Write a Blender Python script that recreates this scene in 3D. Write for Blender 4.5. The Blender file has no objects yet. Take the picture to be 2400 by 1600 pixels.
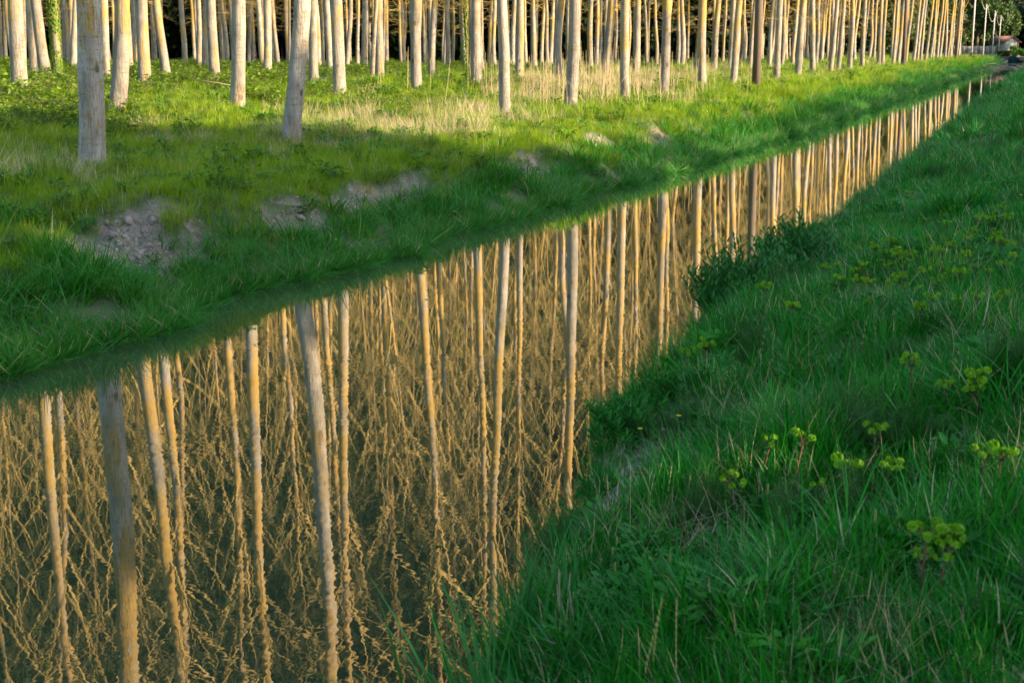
import bpy, math, random
import numpy as np
from mathutils import Vector, Matrix, Euler
C = bpy.context.scene
R = math.radians
# ---------------------------------------------------------------- camera
EYE = 2.8                      # metres above the water
F_PX = 3333.0                  # focal length in pixels of a 2400 px wide frame
YAW, PITCH = math.atan(1270/3404.), math.atan(690/3333.)   # canal runs along +Y
cam_d = bpy.data.cameras.new("camera"); cam = bpy.data.objects.new("camera", cam_d)
C.collection.objects.link(cam); C.camera = cam
cam_d.sensor_width = 36; cam_d.lens = 36*F_PX/2400
cam_d.clip_start = 0.1; cam_d.clip_end = 6000
cam.location = (0, 0, EYE)
cam.rotation_euler = (math.pi/2-PITCH, 0, YAW)
cam_d.dof.use_dof = True; cam_d.dof.focus_distance = 14; cam_d.dof.aperture_fstop = 6.3
C.render.resolution_x, C.render.resolution_y = 1024, 682
CAM_M = Euler(cam.rotation_euler).to_matrix()
CAMR = np.array(CAM_M)
# ---------------------------------------------------------------- sky and sun
SUN_EL, SUN_OFF = 13.5, 0.5    # elevation; degrees behind the perpendicular to the canal
w = bpy.data.worlds.new("World"); C.world = w; w.use_nodes = True
nt = w.node_tree; bg = nt.nodes['Background']
sky = nt.nodes.new('ShaderNodeTexSky'); sky.sky_type = 'NISHITA'; sky.sun_disc = False
sky.sun_elevation = R(SUN_EL); sky.sun_rotation = R(90+SUN_OFF)
nt.links.new(sky.outputs[0], bg.inputs[0]); bg.inputs[1].default_value = 0.15
sd = bpy.data.lights.new("sun", 'SUN'); so = bpy.data.objects.new("sun", sd); C.collection.objects.link(so)
sd.energy = 5.0; sd.angle = R(0.6); sd.color = (1.0, 0.75, 0.47)
sdir = Vector((-math.cos(R(SUN_EL))*math.cos(R(SUN_OFF)), math.cos(R(SUN_EL))*math.sin(R(SUN_OFF)), -math.sin(R(SUN_EL))))
so.rotation_euler = sdir.to_track_quat('-Z', 'Y').to_euler(); so.location = (40, 0, 30)
C.view_settings.view_transform = 'Standard'; C.view_settings.look = 'None'
C.view_settings.exposure = 1.98; C.view_settings.gamma = 1
C.cycles.use_denoising = True
C.cycles.max_bounces = 6; C.cycles.diffuse_bounces = 2; C.cycles.glossy_bounces = 2
C.cycles.transmission_bounces = 3; C.cycles.transparent_max_bounces = 4
C.cycles.caustics_reflective = False; C.cycles.caustics_refractive = False

# ---------------------------------------------------------------- helpers
def sm(a, b, x):
    t = np.clip((np.asarray(x, float)-a)/(b-a), 0, 1); return t*t*(3-2*t)
rs0 = np.random.RandomState(7)
_waves = {}
def noise(x, y, s, seed=0, n=9):
    """smooth noise of feature size s, range about -1..1"""
    k = (seed, n)
    if k not in _waves:
        r = np.random.RandomState(100+seed)
        _waves[k] = (r.uniform(0, 2*math.pi, n), r.uniform(0.6, 1.7, n), r.uniform(0, 2*math.pi, n))
    a, f, p = _waves[k]; x = np.asarray(x, float); y = np.asarray(y, float); o = 0
    for i in range(n):
        o = o+np.sin((x*math.cos(a[i])+y*math.sin(a[i]))*f[i]*2*math.pi/(s*1.6)+p[i]+1.3*np.sin((x*math.sin(a[i])-y*math.cos(a[i]))*2*math.pi/(s*4)))
    return o/math.sqrt(n)*0.8

def far_edge(u):     # distance of the far waterline from the camera line
    return np.interp(u, [-40, 9.6, 17.8, 23.5, 31.6, 50, 90, 200, 340, 500], [8.6, 8.6, 8.7, 8.4, 8.05, 7.8, 7.9, 8.1, 8.6, 9])+0.20*noise(u, 0*u, 3.0, 3)+.10*noise(u, 0*u, .9, 4)
def near_edge(u):    # distance of the near waterline
    return np.interp(u, [-40, 2.5, 4.5, 5.5, 7.5, 9.5, 12, 40, 90, 170, 255, 500], [1.62, 1.68, 1.90, 2.15, 2.56, 2.76, 2.86, 2.85, 2.85, 2.8, 4.8, 5.2])+0.10*noise(u, 0*u, 2.2, 5)

def px_dir(px, py):
    d = np.array([(px-1200)/F_PX, (800-py)/F_PX, -1.0]); return CAMR@(d/np.linalg.norm(d))
def to_px(x, y, z):
    x, y, z = np.broadcast_arrays(np.asarray(x, float), np.asarray(y, float), np.asarray(z, float))
    p = np.stack([x, y, z-EYE], -1)@CAMR
    dz = np.maximum(-p[..., 2], 1e-3)
    return 1200+F_PX*p[..., 0]/dz, 800-F_PX*p[..., 1]/dz, -p[..., 2]

# bare earth patches: photo position, radius along and across
_patch_px = [(300, 585, 1.35, .7), (255, 560, .8, .4), (335, 620, .5, .45), (700, 500, .75, .42), (735, 530, .5, .3), (860, 475, 1.25, .36), (940, 455, .8, .3), (655, 505, .45, .3),
             (1240, 378, .9, .3), (1400, 335, 1.0, .3), (1545, 325, 1.2, .3), (1740, 340, 1.4, .35), (1450, 410, .9, .25),
             (1480, 1070, .85, .46), (1400, 1190, .7, .46), (1440, 1130, .6, .42), (1530, 960, .45, .26), (1640, 850, .3, .2), (1330, 1310, .3, .25), (1850, 1420, .12, .1), (1900, 800, .3, .12), (2050, 1200, .12, .08), (1620, 415, 1.2, .3),
             (930, 590, .8, .22), (1260, 400, 1.2, .25), (2250, 470, .6, .3)]
PATCH = []
def base_h(u, v):
    vf, vn = far_edge(u), near_edge(u)
    d = v-vf                                  # metres beyond far waterline
    crest = 0.92+0.10*noise(u, 0*u, 9, 11)
    far = np.interp(d, [-1.2, -.35, 0, .25, .9, 1.5, 2.2, 3.2, 5.0], [-.7, -.22, 0, .12, .38, .74, .87, .94, 1.0])
    far = far+0.09*noise(u, v, 2.4, 12)*sm(0.1, .8, d)*(1-.5*sm(4, 7, d))+0.10*noise(u, v, 5.5, 13)*sm(.6, 2.0, d)
    rise = (0.28*sm(13.5, 19, v)+0.33*sm(19, 27, v)+0.2*sm(28, 50, v))*(1-0.75*sm(45, 130, u))
    far = far+rise+0.05*noise(u, v, 1.3, 14)*sm(.3, 1, d)
    e = vn-v                                  # metres inland of near waterline
    near = np.interp(e, [-1.2, -.3, 0, .12, .35, .8, 1.8, 3.0, 6, 30], [-.7, -.3, 0, .22, .50, .70, .92, 1.17, 1.35, 1.6])
    near = near+0.07*noise(u, v, 1.6, 21)*sm(.1, .5, e)+0.035*noise(u, v, .6, 22)*sm(.1, .4, e)
    near = near+0.2*sm(45, 120, u)*sm(0.1, 1.5, e)
    mid = (vf+vn)/2
    return np.where(v > mid, far, near)
def ground_h(u, v):
    u = np.asarray(u, float); v = np.asarray(v, float)
    h = base_h(u, v)
    if PATCH:
        h = h-0.13*np.minimum(dirt(u, v), 1)*(1+.6*noise(u, v, .28, 31))
    h = h+16*sm(420, 900, u+0.25*v)+335*sm(170, 760, np.hypot(u, v))*sm(.055, .17, v/np.maximum(u, 1))*sm(60, 150, v)
    return h
def dirt(u, v):
    m = 0*np.asarray(u, float)
    for (pu, pv, ru, rv) in PATCH:
        q = ((u-pu)/ru)**2+((v-pv)/rv)**2
        m = np.maximum(m, sm(1.25, .45, q*1.02+.7*noise(u, v, .5, 33)+.45*noise(u, v, .16, 34)))
    return m
def hit(px, py, top=0.0):
    """where the photo's line of sight through (px,py) meets the ground"""
    d = px_dir(px, py)
    def first(ts):
        below = EYE+d[2]*ts < ground_h(d[1]*ts, -d[0]*ts)+top
        k = int(np.argmax(below)); k = len(ts)-1 if not below[k] else k
        return ts[max(k-1, 0)], ts[k]
    a, b = first(np.geomspace(1.0, 900, 700)); a, b = first(np.linspace(a, b, 24)); a, b = first(np.linspace(a, b, 24)); t = b
    z = float(ground_h(d[1]*t, -d[0]*t))
    if z < .03 and px > 1000 and py > 230:      # the line of sight clears the near lip: stand on the lip instead
        us_ = np.geomspace(3, 200, 1500); v_ = near_edge(us_)-.22; k = int(np.argmin(np.abs(to_px(-v_, us_, ground_h(us_, v_))[0]-px))); return np.array([-v_[k], us_[k], float(ground_h(us_[k], v_[k]))])
    return np.array([d[0]*t, d[1]*t, z])
def at_v(px, v):
    """point on the ground v metres left of the camera line seen at photo column px"""
    us_ = np.geomspace(1.15*v+.1, 600, 4000); x_ = to_px(-v+0*us_, us_, ground_h(us_, v+0*us_)+.15)[0]
    return float(us_[int(np.argmin(np.abs(x_-px)))])
_pp = [(hit(a, b), c, d) for a, b, c, d in _patch_px]
PATCH = [(p[1], -p[0], c, d) for p, c, d in _pp]

def mesh(name, verts, faces, mats=(), midx=None, smooth=False):
    me = bpy.data.meshes.new(name)
    verts = np.asarray(verts, np.float32); nv = len(verts)
    me.vertices.add(nv); me.vertices.foreach_set('co', verts.ravel())
    if isinstance(faces, np.ndarray):
        k = faces.shape[1]; tot = np.full(len(faces), k, np.int32); flat = faces.astype(np.int32).ravel()
    else:
        tot = np.array([len(f) for f in faces], np.int32); flat = np.array([i for f in faces for i in f], np.int32)
    me.loops.add(len(flat)); me.loops.foreach_set('vertex_index', flat)
    st = np.concatenate([[0], np.cumsum(tot)[:-1]]).astype(np.int32)
    me.polygons.add(len(tot)); me.polygons.foreach_set('loop_start', st); me.polygons.foreach_set('loop_total', tot)
    if smooth: me.polygons.foreach_set('use_smooth', np.ones(len(tot), bool))
    for m in mats: me.materials.append(m)
    if midx is not None: me.polygons.foreach_set('material_index', np.asarray(midx, np.int32))
    me.update(calc_edges=True); me.validate(); return me
def obj(name, me, parent=None, loc=None):
    o = bpy.data.objects.new(name, me)
    if parent: o.parent = parent
    if loc is not None: o.location = loc
    C.collection.objects.link(o); return o
def tag(o, label=None, cat=None, group=None, kind=None):
    if label: o['label'] = label
    if cat: o['category'] = cat
    if group: o['group'] = group
    if kind: o['kind'] = kind
    return o
def thing(name, loc, label, cat, group=None, rz=0, rot=None):
    o = bpy.data.objects.new(name, None); C.collection.objects.link(o); o.location = loc
    o.rotation_euler = rot if rot else (0, 0, rz); o.empty_display_size = .2
    return tag(o, label, cat, group)

class MB:
    def __init__(s): s.v = []; s.f = []; s.m = []
    def add(s, vs, fs, mi=0):
        b = len(s.v); s.v.extend([tuple(map(float, p)) for p in vs]); s.f.extend([tuple(i+b for i in f) for f in fs]); s.m.extend([mi]*len(fs))
    def box(s, x0, x1, y0, y1, z0, z1, mi=0):
        s.add([(x0, y0, z0), (x1, y0, z0), (x1, y1, z0), (x0, y1, z0), (x0, y0, z1), (x1, y0, z1), (x1, y1, z1), (x0, y1, z1)],
              [(0, 3, 2, 1), (4, 5, 6, 7), (0, 1, 5, 4), (1, 2, 6, 5), (2, 3, 7, 6), (3, 0, 4, 7)], mi)
    def tube(s, pts, rad, n=6, mi=0, cap=True):
        pts = [np.array(p, float) for p in pts]; k = len(pts); vs = []
        up = None
        for i in range(k):
            t = pts[min(i+1, k-1)]-pts[max(i-1, 0)]; t = t/(np.linalg.norm(t)+1e-9)
            if up is None:
                up = np.cross(t, [0.3, 1, 0.1]); up /= np.linalg.norm(up)
            up = up-t*np.dot(up, t); up /= (np.linalg.norm(up)+1e-9); b = np.cross(t, up)
            r = rad[i] if hasattr(rad, '__len__') else rad
            for j in range(n):
                a = 2*math.pi*j/n; vs.append(pts[i]+r*(math.cos(a)*up+math.sin(a)*b))
        fs = [(i*n+j, i*n+(j+1) % n, (i+1)*n+(j+1) % n, (i+1)*n+j) for i in range(k-1) for j in range(n)]
        if cap: fs += [tuple(range(n))[::-1], tuple((k-1)*n+j for j in range(n))]
        s.add(vs, fs, mi)
    def blade(s, base, az, L, w, lean, curl, seg=4, mi=0, fold=0.0, wprof=None):
        """one grass blade: leans out from vertical and curls over"""
        p = np.array(base, float); th = lean; side = np.array([-math.sin(az), math.cos(az), 0])
        vs = []
        for i in range(seg+1):
            t = i/seg; ww = w*(wprof(t) if wprof else (1-t**1.6)*.5+.02*w)
            vs += [p-side*ww, p+side*ww]
            d = np.array([math.sin(th)*math.cos(az), math.sin(th)*math.sin(az), math.cos(th)])
            p = p+d*L/seg; th += curl/seg
        s.add(vs, [(2*i, 2*i+1, 2*i+3, 2*i+2) for i in range(seg)], mi)
    def leaf(s, p, d, nrm, L, w, mi=0):
        d = np.array(d, float); d /= np.linalg.norm(d)+1e-9; sd_ = np.cross(d, nrm); sd_ /= np.linalg.norm(sd_)+1e-9
        n2 = np.cross(sd_, d); p = np.array(p, float)
        s.add([p, p+d*L*.35+sd_*w*.5+n2*w*.12, p+d*L*.75+sd_*w*.32, p+d*L-n2*L*.12, p+d*L*.75-sd_*w*.32, p+d*L*.35-sd_*w*.5+n2*w*.12],
              [(0, 1, 2, 3), (0, 3, 4, 5)], mi)
    def leaves(s, P, D, Nn, L, W, mi=0):
        P, D, Nn = (np.asarray(q, float) for q in (P, D, Nn)); n = len(P); L = np.broadcast_to(L, (n,))[:, None]; W = np.broadcast_to(W, (n,))[:, None]
        D = D/(np.linalg.norm(D, axis=1)[:, None]+1e-9); S = np.cross(D, Nn); S /= np.linalg.norm(S, axis=1)[:, None]+1e-9; N2 = np.cross(S, D)
        Vx = np.stack([P, P+D*L*.35+S*W*.5+N2*W*.12, P+D*L*.75+S*W*.32, P+D*L-N2*L*.12, P+D*L*.75-S*W*.32, P+D*L*.35-S*W*.5+N2*W*.12], 1).reshape(-1, 3)
        b = len(s.v); s.v.extend(Vx.tolist()); k = b+6*np.arange(n)[:, None]
        s.f.extend(np.concatenate([k+[0, 1, 2, 3], k+[0, 3, 4, 5]]).tolist()); s.m.extend([mi]*(2*n))
    def build(s, name, mats=(), smooth=False):
        return mesh(name, s.v, s.f, mats, s.m, smooth)

# ---------------------------------------------------------------- materials
def mat(name):
    m = bpy.data.materials.new(name); m.use_nodes = True; n = m.node_tree.nodes; n.clear()
    out = n.new('ShaderNodeOutputMaterial'); return m, n, m.node_tree.links, out
def ramp(n, stops, interp='LINEAR'):
    r = n.new('ShaderNodeValToRGB'); cr = r.color_ramp; cr.interpolation = interp
    while len(cr.elements) < len(stops): cr.elements.new(.5)
    for e, (p, c) in zip(cr.elements, stops): e.position = p; e.color = tuple(c)+(1,)
    return r
def nz(n, l, vec, scale, detail=3, rough=.55, dist=0.0):
    t = n.new('ShaderNodeTexNoise'); t.inputs['Scale'].default_value = scale; t.inputs['Detail'].default_value = detail
    t.inputs['Roughness'].default_value = rough; t.inputs['Distortion'].default_value = dist
    if vec is not None: l.new(vec, t.inputs['Vector'])
    return t
def mixc(n, l, f, a, b, mode='MIX'):
    x = n.new('ShaderNodeMix'); x.data_type = 'RGBA'; x.blend_type = mode
    for s_, v_ in ((0, f), (6, a), (7, b)):
        if hasattr(v_, 'is_output'): l.new(v_, x.inputs[s_])
        else: x.inputs[s_].default_value = v_ if s_ == 0 else tuple(v_)+(1,)
    return x.outputs[2]
def mathn(n, l, op, a, b=0.0, clamp=False):
    x = n.new('ShaderNodeMath'); x.operation = op; x.use_clamp = clamp
    for s_, v_ in ((0, a), (1, b)):
        if hasattr(v_, 'is_output'): l.new(v_, x.inputs[s_])
        else: x.inputs[s_].default_value = v_
    return x.outputs[0]
def mapped(n, l, src, scale):
    m = n.new('ShaderNodeMapping'); l.new(src, m.inputs[0]); m.inputs['Scale'].default_value = scale; return m.outputs[0]

def leaf_mat(name, cols, trans=0.35, rough=.5, spec=.25, patch=None, patch_scale=.35, nscale=3.0, contrast=.5):
    """foliage: colour varies per plant and in world-sized patches; light passes through"""
    m, n, l, out = mat(name)
    oi = n.new('ShaderNodeObjectInfo'); geo = n.new('ShaderNodeNewGeometry')
    a = nz(n, l, geo.outputs['Position'], nscale, 2)
    f = mathn(n, l, 'MULTIPLY_ADD', oi.outputs['Random'], .55); n_ = f.node; l.new(mathn(n, l, 'MULTIPLY', a.outputs[0], contrast), n_.inputs[2])
    k = len(cols); rp = ramp(n, [(i/(k-1), c) for i, c in enumerate(cols)]); l.new(f, rp.inputs[0]); col = rp.outputs[0]
    if patch:
        b = nz(n, l, geo.outputs['Position'], patch_scale, 3); rb = ramp(n, [(.42, (0, 0, 0)), (.62, (1, 1, 1))]); l.new(b.outputs[0], rb.inputs[0])
        col = mixc(n, l, rb.outputs[0], col, mixc(n, l, .55, col, patch))
    p = n.new('ShaderNodeBsdfPrincipled'); l.new(col, p.inputs['Base Color']); p.inputs['Roughness'].default_value = rough
    p.inputs['Specular IOR Level'].default_value = spec
    if trans > 0:
        t = n.new('ShaderNodeBsdfTranslucent'); l.new(mixc(n, l, 1.0, col, (1.0, 1.0, .55), 'MULTIPLY'), t.inputs[0])
        mx = n.new('ShaderNodeMixShader'); mx.inputs[0].default_value = trans
        l.new(p.outputs[0], mx.inputs[1]); l.new(t.outputs[0], mx.inputs[2]); l.new(mx.outputs[0], out.inputs[0])
    else: l.new(p.outputs[0], out.inputs[0])
    return m
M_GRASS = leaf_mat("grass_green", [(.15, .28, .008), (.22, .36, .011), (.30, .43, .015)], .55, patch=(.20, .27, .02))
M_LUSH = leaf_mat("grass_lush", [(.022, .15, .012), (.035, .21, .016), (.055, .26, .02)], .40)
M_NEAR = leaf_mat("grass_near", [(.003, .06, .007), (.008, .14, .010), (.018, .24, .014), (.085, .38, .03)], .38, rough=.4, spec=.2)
M_STRAW = leaf_mat("straw", [(.34, .27, .15), (.45, .37, .22), (.55, .47, .31)], .3)
M_WEED = leaf_mat("weed_leaves", [(.012, .12, .014), (.025, .19, .018), (.06, .27, .02)], .3, rough=.4)
M_WEEDF = leaf_mat('bank_weed_leaves', [(.05, .14, .015), (.08, .2, .02), (.12, .25, .02)], .35, rough=.4)
M_FERN = leaf_mat("feathery_weed", [(.025, .10, .012), (.04, .14, .016)], .35)
M_SPURGE = leaf_mat("spurge_bracts", [(.10, .28, .006), (.16, .37, .010), (.25, .45, .014)], .4)
M_SPLEAF = leaf_mat("spurge_leaves", [(.05, .13, .04), (.08, .17, .06)], .3)
M_STEM = leaf_mat("red_stem", [(.10, .035, .025), (.15, .055, .035)], 0)
M_BUSH = leaf_mat("bush_leaves", [(.08, .16, .010), (.13, .23, .013), (.18, .29, .018)], .45)
M_REED = leaf_mat("reed_leaves", [(.018, .14, .022), (.035, .21, .03)], .35, rough=.45, spec=.2)
M_DARKLEAF = leaf_mat("dark_leaves", [(.018, .13, .016), (.034, .20, .022)], .35, rough=.35, spec=.4)
M_BUD = leaf_mat("spring_buds", [(.055, .075, .012), (.11, .115, .018)], .35)
M_TREELEAF = leaf_mat("broad_tree_leaves", [(.02, .05, .008), (.04, .085, .012), (.07, .12, .016)], .3, nscale=.3)
M_HEDGE = leaf_mat("hedge_leaves", [(.02, .05, .01), (.035, .07, .012)], .2)
M_EVERGREEN = leaf_mat("evergreen_oak_leaves", [(.006, .013, .004), (.011, .022, .006)], .1, spec=.1)
M_YELLOW = leaf_mat("yellow_petals", [(.75, .55, .02), (.8, .6, .03)], .1)
M_SEED = leaf_mat("seed_heads", [(.22, .24, .08), (.30, .32, .12)], .3)

def ground_mat():
    m, n, l, out = mat("bank_soil")
    geo = n.new('ShaderNodeNewGeometry'); at = n.new('ShaderNodeAttribute'); at.attribute_name = 'dirt'
    a = nz(n, l, geo.outputs['Position'], 3.5, 5, .6); b = nz(n, l, geo.outputs['Position'], 28, 4, .7)
    soil = ramp(n, [(.3, (.15, .118, .085)), (.55, (.35, .285, .22)), (.75, (.48, .41, .33))]); l.new(b.outputs[0], soil.inputs[0])
    thatch = ramp(n, [(.3, (.04, .075, .014)), (.55, (.065, .13, .018)), (.75, (.13, .15, .045))]); l.new(a.outputs[0], thatch.inputs[0])
    col = mixc(n, l, at.outputs['Fac'], thatch.outputs[0], soil.outputs[0])
    wet = n.new('ShaderNodeSeparateXYZ'); l.new(geo.outputs['Position'], wet.inputs[0])
    mr = n.new('ShaderNodeMapRange'); l.new(wet.outputs[2], mr.inputs[0]); mr.inputs[1].default_value = .02; mr.inputs[2].default_value = .22
    col = mixc(n, l, mr.outputs[0], (.035, .028, .018), col)
    p = n.new('ShaderNodeBsdfPrincipled'); l.new(col, p.inputs[0]); p.inputs['Roughness'].default_value = .9
    bp = n.new('ShaderNodeBump'); bp.inputs['Strength'].default_value = .9; bp.inputs['Distance'].default_value = .10
    c2 = nz(n, l, geo.outputs['Position'], 14, 6, .7, .6); l.new(c2.outputs[0], bp.inputs['Height']); l.new(bp.outputs[0], p.inputs['Normal'])
    l.new(p.outputs[0], out.inputs[0]); return m
def water_mat():
    m, n, l, out = mat("canal_water")
    geo = n.new('ShaderNodeNewGeometry')
    v1 = mapped(n, l, geo.outputs['Position'], (1, .75, 1))
    a = nz(n, l, v1, 21, 0, .5); b = nz(n, l, v1, 7, 1, .5); c = nz(n, l, geo.outputs['Position'], 38, 0, .5)
    h = mathn(n, l, 'ADD', mathn(n, l, 'MULTIPLY', a.outputs[0], .40), mathn(n, l, 'ADD', mathn(n, l, 'MULTIPLY', b.outputs[0], .8), mathn(n, l, 'MULTIPLY', c.outputs[0], .10)))
    bp = n.new('ShaderNodeBump'); bp.inputs['Strength'].default_value = 1.0; bp.inputs['Distance'].default_value = .00034
    calm = nz(n, l, geo.outputs['Position'], .55, 2, .5, .8); cr_ = ramp(n, [(.36, (.25, .25, .25)), (.62, (1, 1, 1))]); l.new(calm.outputs[0], cr_.inputs[0]); h = mathn(n, l, 'MULTIPLY', h, cr_.outputs[0])
    l.new(h, bp.inputs['Height'])
    d = n.new('ShaderNodeBsdfDiffuse'); d.inputs[0].default_value = (.030, .043, .020, 1)
    g = n.new('ShaderNodeBsdfGlossy'); g.inputs['Roughness'].default_value = .012; g.inputs[0].default_value = (1, 1, 1, 1)
    fr = n.new('ShaderNodeFresnel'); fr.inputs[0].default_value = 1.5
    l.new(bp.outputs[0], g.inputs['Normal'])
    f = mathn(n, l, 'MULTIPLY_ADD', fr.outputs[0], 1.25, True); f.node.inputs[2].default_value = .08
    mx = n.new('ShaderNodeMixShader'); l.new(f, mx.inputs[0]); l.new(d.outputs[0], mx.inputs[1]); l.new(g.outputs[0], mx.inputs[2])
    l.new(mx.outputs[0], out.inputs[0]); return m
def bark_mat(name="poplar_bark", lich=0.0, fiss=.3, tones=(.74, 1.12)):
    m, n, l, out = mat(name)
    tc = n.new('ShaderNodeTexCoord'); oi = n.new('ShaderNodeObjectInfo')
    off = n.new('ShaderNodeVectorMath'); off.operation = 'ADD'; l.new(tc.outputs['Object'], off.inputs[0])
    cx = n.new('ShaderNodeCombineXYZ'); l.new(mathn(n, l, 'MULTIPLY', oi.outputs['Random'], 37.), cx.inputs[0]); l.new(mathn(n, l, 'MULTIPLY', oi.outputs['Random'], 91.), cx.inputs[2])
    l.new(cx.outputs[0], off.inputs[1]); P = off.outputs[0]
    sep = n.new('ShaderNodeSeparateXYZ'); l.new(tc.outputs['Object'], sep.inputs[0])
    base = nz(n, l, mapped(n, l, P, (3, 3, 1.2)), 1.5, 4, .6)
    bc = ramp(n, [(.3, (.138, .128, .110)), (.5, (.232, .214, .187)), (.72, (.315, .294, .258))]); l.new(base.outputs[0], bc.inputs[0])
    tone = n.new('ShaderNodeMapRange'); l.new(oi.outputs['Random'], tone.inputs[0]); tone.inputs[3].default_value, tone.inputs[4].default_value = tones
    bcx = n.new('ShaderNodeVectorMath'); bcx.operation = 'SCALE'; l.new(bc.outputs[0], bcx.inputs[0]); l.new(tone.outputs[0], bcx.inputs['Scale'])
    # horizontal lenticel scars
    len_ = nz(n, l, mapped(n, l, P, (5, 5, 26)), 1.0, 3, .7); lr = ramp(n, [(.565, (0, 0, 0)), (.64, (1, 1, 1))]); l.new(len_.outputs[0], lr.inputs[0])
    col = mixc(n, l, mathn(n, l, 'MULTIPLY', lr.outputs[0], .6), bcx.outputs[0], (.20, .14, .06))
    # branch-scar bands
    sc = nz(n, l, mapped(n, l, P, (1.2, 1.2, 2.6)), 1.0, 2, .5); sr = ramp(n, [(.665, (0, 0, 0)), (.68, (1, 1, 1)), (.70, (1, 1, 1)), (.715, (0, 0, 0))]); l.new(sc.outputs[0], sr.inputs[0])
    col = mixc(n, l, mathn(n, l, 'MULTIPLY', sr.outputs[0], .35), col, (.10, .075, .05))
    vo = n.new('ShaderNodeTexVoronoi'); vo.inputs['Scale'].default_value = 1.0; l.new(mapped(n, l, P, (2.4, 2.4, 1.5)), vo.inputs['Vector'])
    vr = ramp(n, [(.10, (1, 1, 1)), (.16, (0, 0, 0))]); l.new(vo.outputs['Distance'], vr.inputs[0]); col = mixc(n, l, mathn(n, l, 'MULTIPLY', vr.outputs[0], .8), col, (.06, .045, .03))
    # ochre lichen in broken vertical areas
    li1 = nz(n, l, mapped(n, l, P, (2.2, 2.2, .55)), 1.0, 3, .6); li2 = nz(n, l, mapped(n, l, P, (26, 26, 7)), 1.0, 4, .8)
    li = mathn(n, l, 'ADD', mathn(n, l, 'MULTIPLY', li1.outputs[0], .62), mathn(n, l, 'MULTIPLY', li2.outputs[0], .44))
    zz = n.new('ShaderNodeMapRange'); l.new(sep.outputs[2], zz.inputs[0]); zz.inputs[1].default_value = .4; zz.inputs[2].default_value = 6; zz.inputs[3].default_value = -.06; zz.inputs[4].default_value = .055
    li = mathn(n, l, 'ADD', mathn(n, l, 'ADD', li, lich), zz.outputs[0]); lrp = ramp(n, [(.525, (0, 0, 0)), (.60, (1, 1, 1))]); l.new(li, lrp.inputs[0])
    lc = mixc(n, l, li2.outputs[0], (.27, .165, .028), (.38, .25, .045))
    col = mixc(n, l, mathn(n, l, 'MULTIPLY', lrp.outputs[0], .85), col, lc)
    # upper stem turns golden brown
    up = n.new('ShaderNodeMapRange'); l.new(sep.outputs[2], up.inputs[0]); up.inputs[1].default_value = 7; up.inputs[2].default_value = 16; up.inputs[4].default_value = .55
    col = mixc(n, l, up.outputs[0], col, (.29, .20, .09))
    p = n.new('ShaderNodeBsdfPrincipled'); l.new(col, p.inputs[0]); p.inputs['Roughness'].default_value = .85; p.inputs['Specular IOR Level'].default_value = .2
    fis = nz(n, l, mapped(n, l, P, (30, 30, 4.0)), 1.0, 4, .65, .4)
    low = n.new('ShaderNodeMapRange'); l.new(sep.outputs[2], low.inputs[0]); low.inputs[1].default_value = 0; low.inputs[2].default_value = 4; low.inputs[3].default_value = 1; low.inputs[4].default_value = fiss
    fr_ = ramp(n, [(.36, (1, 1, 1)), (.47, (0, 0, 0))]); l.new(fis.outputs[0], fr_.inputs[0])
    l.new(mixc(n, l, mathn(n, l, 'MULTIPLY', mathn(n, l, 'MULTIPLY', fr_.outputs[0], low.outputs[0]), .6), col, (.13, .105, .075)), p.inputs[0])
    bh = mathn(n, l, 'MULTIPLY', fis.outputs[0], low.outputs[0]); bh = mathn(n, l, 'SUBTRACT', bh, mathn(n, l, 'MULTIPLY', lr.outputs[0], .12))
    bp = n.new('ShaderNodeBump'); bp.inputs['Strength'].default_value = .9; bp.inputs['Distance'].default_value = .05; l.new(bh, bp.inputs['Height']); l.new(bp.outputs[0], p.inputs['Normal'])
    l.new(p.outputs[0], out.inputs[0]); return m
def plain(name, c1, c2, scale=3, rough=.8, stretch=(1, 1, 1), metal=0, bump=.2):
    m, n, l, out = mat(name); tc = n.new('ShaderNodeTexCoord')
    a = nz(n, l, mapped(n, l, tc.outputs['Object'], stretch), scale, 5, .6); r_ = ramp(n, [(.3, c1), (.7, c2)]); l.new(a.outputs[0], r_.inputs[0])
    p = n.new('ShaderNodeBsdfPrincipled'); l.new(r_.outputs[0], p.inputs[0]); p.inputs['Roughness'].default_value = rough; p.inputs['Metallic'].default_value = metal
    if bump:
        bp = n.new('ShaderNodeBump'); bp.inputs['Strength'].default_value = bump; bp.inputs['Distance'].default_value = .02; l.new(a.outputs[0], bp.inputs['Height']); l.new(bp.outputs[0], p.inputs['Normal'])
    l.new(p.outputs[0], out.inputs[0]); return m
M_GROUND = ground_mat(); M_WATER = water_mat(); M_BARK = bark_mat(); M_BARK_OLD = bark_mat('fissured_lichened_bark', .03, .9, (1.35, 1.42)); M_BARK_FISS = bark_mat('fissured_bark', -.03, .5, (1.2, 1.25))
M_TWIG = plain("branch_bark", (.25, .175, .045), (.42, .31, .11), 6)
M_TWIGDARK = plain('young_twigs', (.045, .05, .015), (.095, .085, .024), 6)
M_POLE = plain("creosoted_pole", (.075, .058, .045), (.15, .115, .09), 4, .85, (8, 8, .5))
M_CONC = plain("pale_pole", (.40, .38, .36), (.50, .48, .45), 3, .8)
M_TAR = plain("tarred_foot", (.02, .02, .02), (.035, .03, .03), 3)
M_CABLE = plain("cable_sleeve", (.42, .40, .36), (.5, .47, .42), 3, .6, bump=0)
M_WALL = plain("cream_render", (.34, .33, .26), (.42, .40, .33), 2)
M_ROOF = plain("terracotta_tiles", (.16, .075, .06), (.22, .11, .08), 8)
M_STONE = plain("grey_stone", (.10, .095, .10), (.17, .165, .17), 7, .9, bump=.6)
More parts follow.
